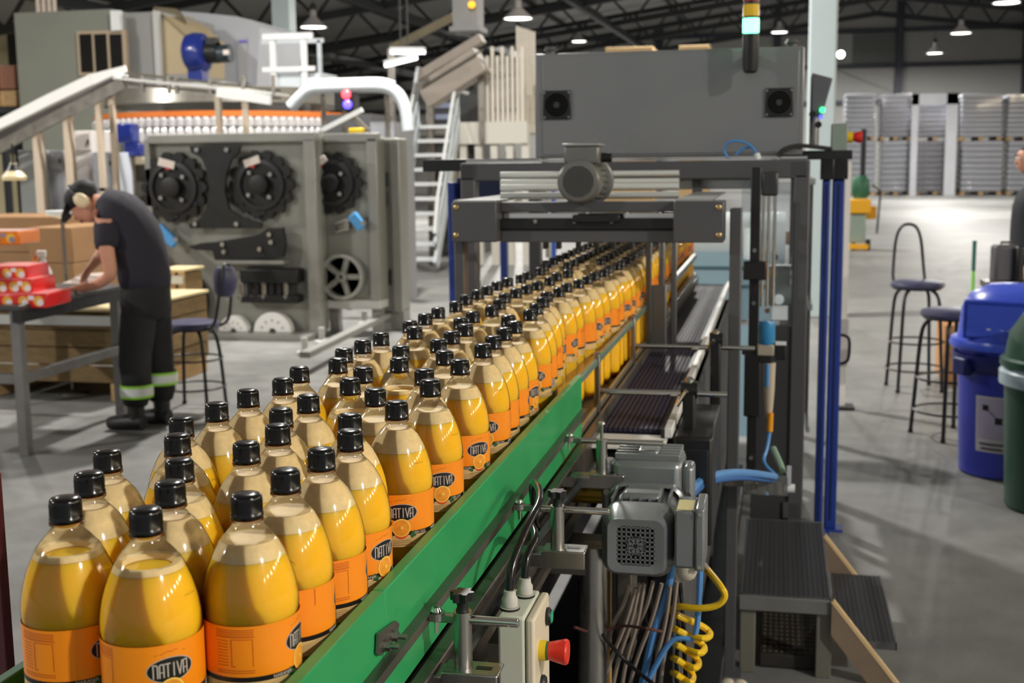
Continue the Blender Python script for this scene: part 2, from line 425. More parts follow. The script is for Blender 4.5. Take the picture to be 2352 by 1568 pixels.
def make_bottle(fill, foam_top, ring):
    t = thing('orange_drink_bottle', 'x', 'bottle')
    MB().lathe(NECK, n=40, close=False).build('bottle_shell', pet, t)
    MB().lathe(prof_to(fill, .0009), n=36).build('juice', juice_m, t)
    o = prof_to(foam_top, .0008); o = [p for p in o if p[1] > fill+.0004]
    o = [(prof_to(fill, .0008)[-1][0], fill+.0003)]+o
    if ring:
        ri = o[-1][0]; mbf = MB().lathe(o+[(ri*.8, foam_top-.0005), (ri*.74, fill+.0004)], n=36, close=False)
    else:
        ri = o[-1][0]; mbf = MB().lathe(o+[(ri*.55, foam_top-.0008), (ri*.3, foam_top-.0022)], n=36)
    mbf.build('foam', foam_m, t)
    c = MB(); R = .01505
    c.lathe([(.0152, .2966), (.0158, .2972), (.0158, .3008), (R, .3016), (R, .3155), (R-.0006, .318), (R-.0022, .3197), (.004, .32)], n=44)
    cap = c.build('cap', cap_m, t, smooth=50)
    rb = MB()
    for k in range(60):
        a = 2*PI*k/60; rb.box((R*math.cos(a), R*math.sin(a), .3085), (.0004, .0006, .012), RZ(a))
    rb.build('cap_ribs', cap_m, cap, smooth=0, kind='stuff')
    MB().lathe([(.0135, .2958), (.0161, .296), (.0161, .2966), (.0135, .2968)], n=40).build('reflection_ring', mat('orange_reflection', (150, 84, 20), .25), t)  # orange ring painted in for the juice reflection under the cap
    rl = .0467
    lab = MB().lathe([(rl, .155), (rl, .2045)], n=56, close=False).build('label', lab_or, t)
    MB().lathe([(rl, .1345), (rl, .150)], n=56, close=False).build('cream_strip', lab_cream, lab)
    MB().lathe([(rl, .150), (rl, .155)], n=56, close=False).build('black_band', lab_blk, lab)
    r1, r2, r3, r4 = rl+.00012, rl+.00024, rl+.00036, rl+.0005
    fine = MB(); tan = MB(); bc = MB(); bcl = MB()
    for c0 in (0, PI*rl):
        e1, e2, le, sl, rim, pe, ntx = (MB() for _ in range(7))
        ell_b(e1, c0, .1805, .0222, .0120, r1); ell_b(e2, c0, .1805, .0213, .0112, r2); nativa(le, c0, .1805, r3)
        ell_b(pe, c0, .1575, .0108, .0122, r3); ell_b(rim, c0, .1605, .0124, .0122, r3+.00008); ell_b(sl, c0, .1605, .0108, .0106, r4)
        for s in (-1, 1):
            sheet(MB(), [(c0+s*.011, .1505), (c0+s*.0175, .1565), (c0+s*.0205, .1485), (c0+s*.0135, .1455)], r2).build('leaf', leaf_m, lab, smooth=80)
        bent_text(ntx, 'NARANJA', c0-.0265, .1508, .0048, r2); bent_text(ntx, 'SIN GAS', c0+.0265, .1508, .0048, r2)
        stroke(fine, [(c0-.0145, .1955), (c0-.007, .1962), (c0-.002, .1985), (c0+.001, .1972), (c0+.005, .1987), (c0+.0145, .1958)], .0006, r1)
        for k in range(3): rect_b(tan, c0-.018, c0+.018-k*.003, .1372+k*.0028, .1378+k*.0028, r1)
        e1.build('logo_rim', lab_sil, lab, smooth=80); e2.build('logo_oval', lab_blk, lab, smooth=80)
        le.build('logo_lettering', lab_sil, lab, smooth=80, kind='stuff'); pe.build('orange_peel', slice_red, lab, smooth=80)
        rim.build('slice_rim', slice_rim, lab, smooth=80); sl.build('orange_slice', slice_m, lab, smooth=80)
        ell_b(MB(), c0+.001, .1605, .0020, .0020, r4+.0001).build('slice_core', slice_rim, lab, smooth=80)
        ntx.build('band_lettering', lab_sil, lab, smooth=80, kind='stuff')
    ca = -PI/2*rl                              # nutrition panel side
    for v in (.2005, .1985, .1965, .1945, .161, .1588): rect_b(fine, ca-.019, ca+.019, v, v+.0009, r1)
    for k in range(9): rect_b(fine, ca-.018, ca-.006, .166+k*.003, .1668+k*.003, r1)
    for u0, u1, v0, v1 in ((-.003, -.0022, .165, .192), (.0172, .018, .165, .192), (-.003, .018, .1915, .1922), (-.02, .02, .1935, .194), (-.002, .001, .165, .166)): rect_b(fine, ca+u0, ca+u1, v0, v1, r1)
    for k in range(6): rect_b(tan, ca-.02, ca+.02-(k % 3)*.003, .1365+k*.0023, .1371+k*.0023, r1)
    cb = PI/2*rl
    rect_b(fine, cb+.016, cb+.0172, .186, .2035, r1)
    rect_b(bc, cb-.026, cb-.008, .1365, .1535, r2)
    for k in range(14): rect_b(bcl, cb-.0245+k*.00118, cb-.0245+k*.00118+(.0004 if k % 3 else .0007), .1385, .1525, r3)
    fine.build('fine_print', lab_dk, lab, smooth=80, kind='stuff'); tan.build('small_print', lab_tan, lab, smooth=80, kind='stuff')
    bc.build('barcode_panel', barcode_w, lab, smooth=80); bcl.build('barcode', lab_blk, lab, smooth=80, kind='stuff')
    dm = MB()
    for k in range(7): stroke(dm, [(.02+k*.0022, .243+.0008*(k % 2)), (.0214+k*.0022, .2448-.0006*(k % 3))], .0006, .0438)
    dm.build('date_code', lab_tan, t, smooth=80, kind='stuff')
    return t
proto_thin = make_bottle(.2640, .2695, True)
proto_mid = make_bottle(.2600, .2760, False)
proto_thick = make_bottle(.2560, .2840, False)
protos = [proto_thin, proto_mid, proto_thick]
used = set()
BOTTLES = [(-0.6575, 1.0105), (-0.6871, 1.1008), (-0.7219, 1.1952), (-0.5618, 0.9888), (-0.586, 1.0811), (-0.6217, 1.1697), (-0.6825, 1.2823), (-0.7245, 1.3732), (-0.7226, 1.469), (-0.722, 1.5665), (-0.5847, 1.2578), (-0.4912, 1.1474), (-0.4912, 1.0524), (-0.4885, 1.2424), (-0.7242, 1.7619), (-0.7099, 1.6611), (-0.6224, 1.5419), (-0.6222, 1.4469), (-0.5869, 1.3528), (-0.6942, 1.8521), (-0.6235, 1.7722), (-0.6101, 1.6755), (-0.5457, 1.6), (-0.4885, 1.5174), (-0.5219, 1.4285), (-0.4891, 1.3374), (-0.7209, 2.1558), (-0.7231, 2.0582), (-0.7211, 1.9548), (-0.6827, 2.2463), (-0.6336, 2.0005), (-0.5966, 1.8733), (-0.5901, 2.087), (-0.594, 2.1937), (-0.5426, 1.9555), (-0.4936, 1.8689), (-0.5242, 1.7702), (-0.4895, 1.6817), (-0.7187, 2.3343), (-0.7215, 2.452), (-0.7239, 2.563), (-0.7165, 2.6864), (-0.728, 2.8284), (-0.728, 2.9455), (-0.6287, 2.3931), (-0.6303, 2.5019), (-0.6149, 2.6136), (-0.6277, 2.7469), (-0.643, 2.8725), (-0.5938, 2.2967), (-0.5409, 2.4475), (-0.5164, 2.5536), (-0.5067, 2.3521), (-0.5061, 2.2535), (-0.5022, 2.1421), (-0.4973, 2.0429), (-0.5243, 2.6662), (-0.5344, 2.7977), (-0.728, 3.0442), (-0.728, 3.1594), (-0.723, 3.2709), (-0.7069, 3.3695), (-0.7072, 3.4659), (-0.6981, 3.6115), (-0.7099, 3.745), (-0.6383, 2.9825), (-0.6318, 3.0833), (-0.6218, 3.1777), (-0.6124, 3.308), (-0.6145, 3.4306), (-0.6009, 3.5413), (-0.5467, 2.911), (-0.5354, 3.0217), (-0.5354, 3.1341), (-0.5201, 3.2416), (-0.5134, 3.3516), (-0.5105, 3.4669), (-0.4972, 3.5823), (-0.5002, 3.6995), (-0.4885, 3.8098), (-0.4885, 3.9279)]
FAR_BOTTLES = [(-0.6475, 3.82), (-0.727, 3.88), (-0.6475, 3.94), (-0.5675, 4.0), (-0.727, 4.0), (-0.489, 4.06), (-0.6475, 4.06), (-0.5675, 4.12), (-0.727, 4.12), (-0.489, 4.18), (-0.6475, 4.18), (-0.5675, 4.24), (-0.727, 4.24), (-0.489, 4.3), (-0.6475, 4.3), (-0.5675, 4.36), (-0.727, 4.36), (-0.489, 4.42), (-0.6475, 4.42), (-0.5675, 4.48), (-0.727, 4.48), (-0.489, 4.54), (-0.6475, 4.54), (-0.5675, 4.6), (-0.727, 4.6), (-0.489, 4.66), (-0.6475, 4.66), (-0.5675, 4.72), (-0.727, 4.72), (-0.489, 4.78), (-0.6475, 4.78), (-0.5675, 4.84), (-0.727, 4.84), (-0.489, 4.9), (-0.6475, 4.9), (-0.5675, 4.96), (-0.727, 4.96), (-0.489, 5.02), (-0.6475, 5.02), (-0.5675, 5.08), (-0.727, 5.08), (-0.489, 5.14), (-0.6475, 5.14), (-0.5675, 5.2), (-0.727, 5.2), (-0.489, 5.26), (-0.6475, 5.26), (-0.5675, 5.32), (-0.727, 5.32), (-0.489, 5.38), (-0.6475, 5.38), (-0.5675, 5.44), (-0.727, 5.44), (-0.489, 5.5), (-0.6475, 5.5), (-0.5675, 5.56), (-0.727, 5.56), (-0.489, 5.62), (-0.57, 5.68), (-0.489, 5.74), (-0.57, 5.8), (-0.489, 5.86), (-0.57, 5.92), (-0.489, 5.98), (-0.57, 6.04), (-0.489, 6.1), (-0.57, 6.16), (-0.489, 6.22), (-0.57, 6.28), (-0.489, 6.34), (-0.57, 6.4), (-0.489, 6.46), (-0.57, 6.52), (-0.489, 6.58), (-0.57, 6.64), (-0.489, 6.7)]

LOGO = {3: 18, 12: 68, 0: 44, 11: -78, 13: 100, 25: 52, 23: 3, 37: 18, 35: 38, 55: 5, 54: 108, 53: 95, 52: 60, 50: 30, 51: 15, 24: 80}
KIND = {3: 0, 0: 0, 21: 0, 31: 0, 12: 1}
ORD = 'first second third fourth fifth sixth seventh eighth ninth tenth eleventh twelfth thirteenth fourteenth fifteenth sixteenth seventeenth eighteenth nineteenth twentieth'.split()
def ordinal(n):
    return ORD[n] if n < 20 else ('twenty-'+ORD[n-20] if n < 29 else 'thirtieth')
def put_bottle(x, y, phi, kind, label, group):
    p = protos[kind]
    c2 = math.degrees(math.atan2(-y, -x))
    rz = math.radians(c2+phi-270)
    if kind in used: o = dup_tree(p)
    else: o = p; used.add(kind)
    o.location = (x, y, ZB+.002); o.rotation_euler = (0, 0, rz); o['label'] = label; o['group'] = group
lanes = {}
for i, (x, y) in enumerate(BOTTLES):
    k = 0 if x > -.53 else 1 if x > -.60 else 2 if x > -.672 else 3
    lanes.setdefault(k, []).append((y, i))
LN = ('the row against the green rail', 'second row in from the green rail', 'third row in from the green rail', 'far row by the open side')
for k, l in lanes.items():
    for n, (y, i) in enumerate(sorted(l)):
        x, y = BOTTLES[i]
        phi = LOGO.get(i, random.uniform(-180, 180)); kind = KIND.get(i, random.choice((1, 1, 2, 2, 2)))
        look = {3: 'logo-front orange bottle, ', 12: 'table-side orange bottle, ', 11: 'barcode-side orange bottle, ', 23: 'logo-centred orange bottle, '}.get(i, 'orange drink bottle, ')
        put_bottle(x, y, phi, kind, look+ordinal(n)+' from the front in '+LN[k], 'orange drink bottles on the conveyor')
for x, y in FAR_BOTTLES:
    put_bottle(x, y, random.uniform(-180, 180), random.choice((1, 2)), 'orange drink bottle inside the packing frame, beyond the grey gantry', 'orange drink bottles inside the packing frame')

# ------------------------------------------------------------------ bottle conveyor and its guide rails
def atx(px, py, x):
    d = (px-W_PX/2)/F_PX*RIGHT + (py-H_PX/2)/F_PX*DOWN + FWD
    return CAM + d*(x/d.x)
def bolt(mb, p, ax, r=.006, h=.005):
    p = Vector(p); ax = Vector(ax).normalized(); mb.cyl(p, p+ax*h, r, 6)
belt_blk = mat('black_belt', (38, 35, 40), .45, 0, .1, 30)
purple_belt = mat('violet_black_belt', (58, 53, 70), .5, 0, .12, 25, spec=.3)
frame_steel = mat('worn_frame_steel', (128, 122, 114), .38, .85, .2, 14)
cv = thing('bottle_conveyor', 'long steel conveyor carrying the orange drink bottles into the packing frame', 'conveyor', (-.6, 2, 0))
MB().bb(-.79, -.43, .5, 6.8, 1.03, 1.0515).build('belt', belt_blk, cv, bevel=.004)
for s, x in (('side_frame', -.424), ('side_frame', -.806)):
    MB().bb(x-.004, x+.004, .5, 6.8, .93, 1.06).build(s, frame_steel, cv, bevel=.002)
MB().bb(-.424, -.405, .5, 2.9, 1.056, 1.062).build('frame_lip', frame_steel, cv, bevel=.002)
MB().bb(-.78, -.44, .6, 6.6, .80, .99).build('dark_fill_box', belt_blk, cv, bevel=.01)  # black box added to keep the space under the belt dark
MB().bb(-.82, -.80, .6, 6.6, .12, .92).build('dark_fill_sheet', mat('dark_fill_black', (34, 34, 35), .55), cv)  # dark sheet added to hide the lit floor behind the legs
MB().bb(-.412, -.400, .5, 2.9, .93, .945).build('frame_lip', frame_steel, cv, bevel=.002)
for y in (.9, 2.32, 3.6):
    for x in (-.345, -.85):
        l = MB().cyl((x, y, .03), (x, y, .93), .028, 18).build('leg', steel, cv)
        MB().lathe([(.05, 0), (.05, .012), (.03, .03)], (x, y, 0), 18).build('foot', black, l)
        MB().cyl((x, y, .5), (x, y, .56), .034, 18).build('leg_clamp', frame_steel, l)
    MB().beam((-.86, y, .9), (-.335, y, .9), .05).build('cross_member', frame_steel, cv)
# hose conduit clipped under the rail
MB().tube([(-.40, .9, 1.03), (-.40, 1.6, 1.03), (-.395, 2.1, 1.04), (-.38, 2.6, 1.02)], .009, 8, 1).build('conduit', mat('black_conduit', (30, 30, 32), .25), cv)

gr = thing('green_guide_rail', 'bright green plastic guide rail holding back the bottles along the viewer side', 'guide rail', (-.433, 1.6, 1.105))
for y0, y1 in ((.5, 1.262), (1.264, 2.69)):
    MB().bb(-.441, -.426, y0, y1, 1.066, 1.205).build('guide_strip', green, gr, bevel=.0015)
MB().bb(-.426, -.4145, .5, 2.69, 1.114, 1.130).build('channel', frame_steel, gr, bevel=.002)
MB().bb(-.426, -.412, .5, 2.69, 1.128, 1.131).build('channel_lip', frame_steel, gr)
pl = MB(); q = [atx(864, 1455, -.424), atx(905, 1425, -.424), atx(912, 1432, -.424), atx(906, 1465, -.424), atx(868, 1505, -.424), atx(862, 1500, -.424)]
jp = MB().add(q+[p+Vector((.003, 0, 0)) for p in q], [tuple(range(5, -1, -1)), tuple(range(6, 12))]+[(i, (i+1) % 6, 6+(i+1) % 6, 6+i) for i in range(6)]).build('joint_plate', frame_steel, gr, smooth=0)
for px, py in ((900, 1460), (882, 1482)):
    p = atx(px, py, -.421); b_ = MB(); b_.cyl(p, p+Vector((.002, 0, 0)), .0075, 14); b_.cyl(p, p+Vector((.008, 0, 0)), .006, 6); b_.cyl(p, p+Vector((.018, 0, 0)), .0032, 10)
    b_.build('bolt', steel, jp)
g2 = thing('grey_green_guide_rail', 'thin grey green guide rail bar continuing behind the bright green one', 'guide rail', (-.44, 3.4, 1.05))
MB().bb(-.447, -.434, 2.70, 4.22, 1.178, 1.196).build('top_bar', mat('pale_green_rail', (128, 158, 140), .3, .4), g2, bevel=.002)
MB().bb(-.444, -.436, 2.72, 4.22, 1.053, 1.072).build('bottom_bar', mat('pale_rail', (172, 160, 138), .35, .7), g2, bevel=.002)
for y in (3.0, 3.78):
    MB().bb(-.442, -.428, y-.008, y+.008, 1.053, 1.2).build('upright', steel, g2, bevel=.002)
    MB().cyl((-.435, y, 1.113), (-.112 if y < 3.5 else -.06, y, 1.113), .0075, 12).build('support_rod', chrome, g2)
    MB().lathe([(.009, 0), (.009, .008), (.004, .012)], (-.435, y, 1.2), 12).build('cap_nut', steel, g2)
fr = thing('far_guide_rail', 'dark green guide rail along the open side of the bottle conveyor', 'guide rail', (-.78, 1.5, 1.1))
MB().bb(-.79, -.777, .5, 2.7, 1.07, 1.155).build('guide_strip', mat('dark_green_guide', (34, 96, 58), .4), fr, bevel=.002)
MB().bb(-.803, -.79, .5, 2.7, 1.09, 1.105).build('channel', black, fr)
for y in (.8, 1.5, 2.2): MB().bb(-.805, -.79, y-.012, y+.012, 1.0, 1.1).build('bracket', black, fr)

def star_knob(mb, c, r=.0145, h=.010):
    n = 48; poly = []
    for i in range(n):
        a = 2*PI*i/n; poly.append((r*(.84+.16*math.cos(6*a))*math.cos(a), r*(.84+.16*math.cos(6*a))*math.sin(a)))
    mb.prism(poly, (c[0], c[1], c[2]+.014), (1, 0, 0), (0, 1, 0), (0, 0, h))
    mb.lathe([(.0085, 0), (.0065, .006), (.008, .014)], c, 16)
    mb.lathe([(.0065, .0241), (.0045, .0246)], c, 16)
def rail_bracket(y, px, py_top, py_base, x1, label, knob=True, zr=1.123):
    x0 = -.404; p = at(px, py_top, y); xp = p.x; ztop = p.z; zbase = at(px, py_base, y).z
    t = thing('rail_bracket', label, 'bracket', (xp, y, zbase), 'steel brackets holding the green rail')
    MB().cyl((xp, y, zbase), (xp, y, ztop), .0115, 24).build('post', steel, t)
    MB().cyl((x0, y, zr), (x1, y, zr), .0058, 16).lathe([(.0058, 0), (.004, .0015), (.001, .002)], (x1, y, zr), 16, (1, 0, 0)).build('rod', chrome, t)
    e = MB(); e.cyl((x0-.002, y, zr-.002), (x0-.002, y, zr+.007), .0115, 20); e.box((x0+.012, y, zr+.001), (.022, .013, .008)); e.build('swivel_eye', steel, t)
    sc = MB(); sc.lathe([(.006, 0), (.0075, .002), (.0055, .006), (.003, .0065), (.0028, .004)], (x0-.002, y, zr+.007), 14); sc.cyl((x0-.002, y, zr-.02), (x0-.002, y, zr-.002), .003, 8); sc.build('screw', chrome, t)
    b_ = MB(); b_.bb(xp-.024, xp+.048, y-.021, y+.021, zbase-.004, zbase); b_.bb(xp-.024, xp+.048, y-.021, y-.017, zbase-.03, zbase-.004)
    b_.bb(-.42, xp-.02, y-.021, y+.021, zbase-.03, zbase-.006)
    bp = b_.build('base_plate', steel, t, bevel=.002)
    MB().bb(xp+.017, xp+.037, y-.0045, y+.0045, zbase-.0005, zbase+.0006).build('slot', black, bp)
    if knob:
        k = MB(); star_knob(k, (xp, y, ztop), .0155, .011); k.build('star_knob', black, t)
    else:
        MB().lathe([(.0035, 0), (.0035, .03), (.008, .031), (.007, .035)], (xp, y, ztop), 12).build('stud', steel, t)
rail_bracket(1.40, 1062, 1402, 1530, -.302, 'steel rail bracket with black star knob nearest the viewer, beside the control box')
rail_bracket(1.90, 1280, 1160, 1256, -.257, 'steel rail bracket with black star knob just behind the control box, before the motor')
rail_bracket(2.40, 1382, 1008, 1084, -.214, 'knobless steel rail bracket with a thin stud, behind the grey motor', False)

# ------------------------------------------------------------------ side belt
sb = thing('side_belt_conveyor', 'narrow conveyor with a violet black modular belt beside the bottle rows', 'conveyor', (-.35, 5, 0))
lk = None
mbk = MB()
for i in range(13): mbk.bb(-.425+i*.0125, -.4165+i*.0125, 2.95, 2.972, 1.022, 1.032)
mbk.bb(-.425, -.268, 2.953, 2.969, 1.018, 1.028)
lk = mbk.build('belt_link', purple_belt, sb, smooth=0)
for i in range(1, 150):
    c = lk.copy(); COL.objects.link(c); c.location.y += .0245*i
MB().bb(-.428, -.264, 2.97, 6.65, 1.0, 1.018).build('belt_bed', black, sb)
MB().bb(-.258, -.238, 2.9, 6.65, 1.02, 1.046).build('white_edge_strip', mat('white_edge_plastic', (228, 228, 226), .35), sb, bevel=.003)
MB().bb(-.266, -.258, 2.9, 6.65, 1.0, 1.040).build('edge_strip', black, sb)
MB().bb(-.424, -.25, 2.80, 2.935, 1.012, 1.020).build('end_plate', mat('polished_white_steel', (236, 236, 230), .3), sb, bevel=.002)
MB().bb(-.235, -.225, 2.9, 6.65, .2, 1.0).build('dark_fill_side', dkgrey, sb, bevel=.003)  # dark panel added for the darkness under the side belt
MB().bb(-.40, -.30, 2.9, 6.65, .55, .98).build('belt_return', black, sb)
for y in (3.05, 4.6, 6.1): MB().bb(-.3, -.22, y, y+.06, 0, 1.0).build('leg', dkgrey, sb, bevel=.003)
for y, xa, zt in ((3.0, -.205, 1.135), (3.78, -.178, 1.15)):
    t = thing('rod_clamp', 'black plastic clamp gripping the '+('nearer' if y < 3.5 else 'farther')+' support rod beside the violet belt', 'clamp', (xa, y, .93))
    MB().bb(xa-.016, xa+.016, y-.02, y+.02, .93, zt).build('body', black, t, bevel=.006)
    MB().cyl((xa-.02, y, zt-.012), (xa+.02, y, zt-.012), .022, 16).build('clamp_head', black, t)
    MB().lathe([(.012, 0), (.012, .008), (.006, .014)], (xa, y, zt+.006), 14).build('cap_nut', chrome, t)
    MB().cyl((xa-.03, y-.01, zt-.05), (xa-.005, y-.03, zt-.01), .006, 8).build('lever', chrome, t)
t = thing('drive_cover', 'matt black drive cover at the near end of the violet belt', 'cover', (-.19, 2.96, .8))
MB().bb(-.234, -.14, 2.88, 3.3, .76, 1.03).build('shell', black, t, bevel=.008)
MB().bb(-.232, -.15, 2.878, 2.882, .80, 1.0).build('front_plate', mat('satin_black', (30, 30, 31), .3), t, bevel=.002)

t = thing('dark_red_post', 'dark red post at the photo edge beside the nearest bottles', 'post', (at(-4, 1300, 1.5).x, 1.5, 0))
pr_ = mat('dark_red_paint', (84, 30, 36), .45)
MB().bb(at(-26, 1300, 1.5).x, at(0, 1300, 1.5).x, 1.5, 1.52, .01, at(4, 1090, 1.5).z).build('tube', pr_, t, bevel=.003)
MB().bb(at(-50, 1300, 1.5).x, at(40, 1300, 1.5).x, 1.46, 1.57, 0, .01).build('foot_plate', pr_, t)

# ------------------------------------------------------------------ packing machine
def X(px, y, py=400): return at(px, py, y).x
def Z(py, y, px=1400): return at(px, py, y).z
panel_grey = mat('cabinet_grey', (126, 127, 128), .3, .25, .06, 3)
# gantry over the bottle rows
gt = thing('gantry', 'grey gantry with two square end blocks spanning the bottle rows', 'gantry', (-.6, 3.9, 0))
GY = 3.85
for nm, a, b_ in (('l', 1035, 1139), ('r', 1547, 1664)):
    o = MB().bb(X(a, GY), X(b_, GY), GY, GY+.16, Z(557, GY), Z(463, GY)).build('end_block', frame_grey, gt, bevel=.004)
    for px in ((a+13,) if nm == 'l' else (b_-13,)):
        for py in (476, 540):
            p = at(px, py, GY); MB().lathe([(.009, 0), (.009, .003), (.004, .006)], p, 10, (0, -1, 0)).build('screw', mat('brass_zinc', (196, 170, 120), .3, .8), o)
xl, xr = X(1139, GY), X(1547, GY)
MB().bb(xl, xr, GY+.06, GY+.12, Z(557, GY+.06), Z(527, GY+.06)).build('lower_bar', frame_grey, gt, bevel=.003)
MB().bb(xl, xr, GY+.05, GY+.08, Z(527, GY+.05), Z(503, GY+.05)).build('black_bar', black, gt, bevel=.003)
MB().bb(xl, xr, GY+.10, GY+.13, Z(503, GY+.1), Z(488, GY+.1)).build('slide_rail', chrome, gt, bevel=.002)
MB().bb(xl, xr, GY+.06, GY+.12, Z(487, GY+.06), Z(463, GY+.06)).build('upper_bar', frame_grey, gt, bevel=.003)
for px in (1230, 1320, 1405):
    p = at(px, 508, GY+.05); MB().cyl(p, p+Vector((0, -.006, 0)), .007, 8).build('bolt', steel, gt)
for px in (1262, 1350, 1442, 1518):
    p = at(px, 490, GY+.09); MB().cyl(p, p+Vector((0, 0, .022)), .011, 10).build('stud', chrome, gt)
MB().bb(X(1310, GY), X(1420, GY), GY+.03, GY+.06, Z(512, GY), Z(494, GY)).build('clamp_block', black, gt, bevel=.004)
for a, b_ in ((1043, 1066), (1675, 1703)):
    x0, x1 = X(a, GY+.05, 600), X(b_, GY+.05, 600)
    l = MB().bb(x0, x1, GY+.05, GY+.11, 0, Z(480 if a > 1500 else 545, GY)).build('leg', frame_grey, gt, bevel=.004)
    MB().bb(x0-.02, x1+.02, GY+.03, GY+.13, 0, .015).build('foot_plate', frame_grey, l)
# top plates running back to the frame, painted pale as lit tops
for a, b_ in ((1036, 1142), (1548, 1640)):
    MB().bb(X(a, GY)+.005, X(b_, GY)-.005, GY, 4.85, Z(463, GY), Z(463, GY)+.006).build('top_plate', mat('lit_top_grey', (150, 152, 150), .35, .3), gt)
for k, (y, py) in enumerate(((4.1, 449), (4.3, 430), (4.5, 418), (4.7, 400))):
    z = Z(py, y, 1350); MB().cyl((X(1150, y), y, z), (X(1560, y), y, z), .012, 12).build('cross_rod', mat('sheen_white_rod', (226, 228, 222), .25, .4), gt)  # whitish low-metal colour stands in for lamp reflections on stainless
# row dividers hanging under the gantry
for px in (1255, 1285, 1330, 1372, 1410, 1452):
    p = at(px, 560, 4.1); dz = .09
    MB().bb(p.x-.007, p.x+.007, 4.07, 4.11, 1.395, Z(527, GY+.06)+.01).build('divider', frame_grey, gt, bevel=.002)
for px, y in ((1490, 4.18), (1520, 4.25), (1548, 4.3)):
    x = X(px, y, 640); MB().bb(x-.010, x+.010, y-.01, y+.01, 1.02, 1.44).build('hold_bar', mat('satin_grey_bar', (120, 122, 122), .3, .7), gt, bevel=.003)
x0, x1 = X(1487, 4.2, 700), X(1530, 4.2, 700)
MB().bb(x0, x1, 4.2, 4.24, .9, Z(655, 4.2)).build('end_plate', mat('satin_grey_bar', (120, 122, 122), .3, .7), gt, bevel=.003)
for z in (1.2, 1.10):
    MB().bb(-.425, -.405, 4.35, 6.4, z-.012, z+.012).build('side_guide', mat('satin_grey_bar', (120, 122, 122), .3, .7), gt, bevel=.003)
# drive motor on the gantry
def fan_grille(mb, c, r, n=9, d=.004):
    "square mesh inside a disc facing -Y"
    for i in range(-n, n+1):
        o_ = i*r/n*.98; h = math.sqrt(max(0, r*r-o_*o_))
        if h < .004: continue
        mb.bb(c[0]+o_-.0009, c[0]+o_+.0009, c[1], c[1]+d, c[2]-h, c[2]+h); mb.bb(c[0]-h, c[0]+h, c[1], c[1]+d, c[2]+o_-.0009, c[2]+o_+.0009)
mc = at(1328, 417, 3.86)
mt = thing('gantry_motor', 'round grey electric motor with terminal box, mounted on top of the gantry', 'motor', (mc.x, mc.y, mc.z-.07))
mgrey = mat('motor_grey', (112, 112, 108), .38, .3, .08, 20)
MB().lathe([(.05, -.002), (.062, 0), (.069, .008), (.071, .05), (.071, .07), (.066, .072)], mc, 32, (0, 1, 0), close=False).build('fan_cowl', mgrey, mt)
MB().lathe([(.001, .004), (.05, .004)], mc, 24, (0, 1, 0), close=False).build('fan_well', black, mt)
g = MB(); fan_grille(g, (mc.x, mc.y-.002, mc.z), .05, 7); g.build('fan_grille', mgrey, mt, smooth=0, kind='stuff')
fb = MB().lathe([(.064, .07), (.064, .20)], mc, 24, (0, 1, 0)).build('stator_body', mgrey, mt)
for k in range(24):
    a = 2*PI*k/24; d = Vector((math.cos(a), 0, math.sin(a)))
    MB().box(mc+d*.068+Vector((0, .135, 0)), (.014, .125, .003), RY(-a)).build('cooling_fin', mgrey, fb, smooth=0)
MB().lathe([(.078, .2), (.085, .205), (.085, .225), (.04, .23)], mc, 28, (0, 1, 0)).build('flange', mgrey, mt)
MB().bb(mc.x-.052, mc.x+.062, mc.y+.03, mc.y+.15, mc.z+.055, mc.z+.112).build('terminal_box', mgrey, mt, bevel=.008)
MB().bb(mc.x-.055, mc.x+.065, mc.y+.027, mc.y+.153, mc.z+.112, mc.z+.120).build('box_lid', mat('lid_grey', (160, 162, 158), .3, .3), mt, bevel=.003)
MB().cyl((mc.x+.06, mc.y+.09, mc.z+.075), (mc.x+.095, mc.y+.09, mc.z+.075), .016, 10).build('cable_gland', black, mt)
MB().bb(mc.x-.05, mc.x+.05, mc.y+.08, mc.y+.22, mc.z-.085, mc.z-.062).build('mount_foot', frame_grey, mt, bevel=.003)
# main frame
FY = 4.9
mf = thing('packing_machine', 'dark grey square-tube frame of the packing machine carrying the control cabinet', 'machine', (-.6, 5.6, 0))
pxl, pxr = X(1057, FY), X(1855, FY)
for x0, x1 in ((pxl, X(1090, FY)), (X(1816, FY, 800), pxr+.01)):
    for y in (FY, 6.3):
        MB().bb(x0, x1, y, y+.08, 0, 1.685).build('post', frame_grey, mf, bevel=.005)
for y in (FY, 6.3):
    MB().bb(pxl, pxr, y, y+.08, 1.615, 1.688).build('cross_beam', frame_grey, mf, bevel=.005)
for x in (pxl, pxr-.07):
    MB().bb(x, x+.075, FY, 6.38, 1.62, 1.685).build('side_beam', frame_grey, mf, bevel=.005)
    MB().bb(x, x+.075, FY, 6.38, .25, .32).build('side_beam', frame_grey, mf, bevel=.005)
MB().bb(pxl, pxr, FY+.1, FY+.14, 1.69, 1.7).build('top_strip', mat('polished_strip', (200, 196, 190), .15, .9), mf)
MB().bb(X(975, 5.05), X(1235, 5.05), 5.02, 5.1, 1.655, 1.705).build('top_bar', black, mf, bevel=.004)
MB().bb(-.085, pxr-.04, FY+.01, FY+.03, .1, Z(742, FY)).build('lower_panel', mat('lower_panel_grey', (62, 62, 64), .4, .1, .05, 4), mf, bevel=.002)
for y, py in ((5.2, 425), (5.5, 412)):
    MB().bb(X(1440, y), X(1780, y), y, y+.05, Z(py, y)-.02, Z(py, y)+.02).build('inner_beam', mat('pale_alu', (190, 192, 190), .25, .8), mf, bevel=.003)
MB().bb(X(1590, 4.95), X(1612, 4.95), 4.95, 5.0, 1.55, 1.62).build('hanger_block', frame_grey, mf)
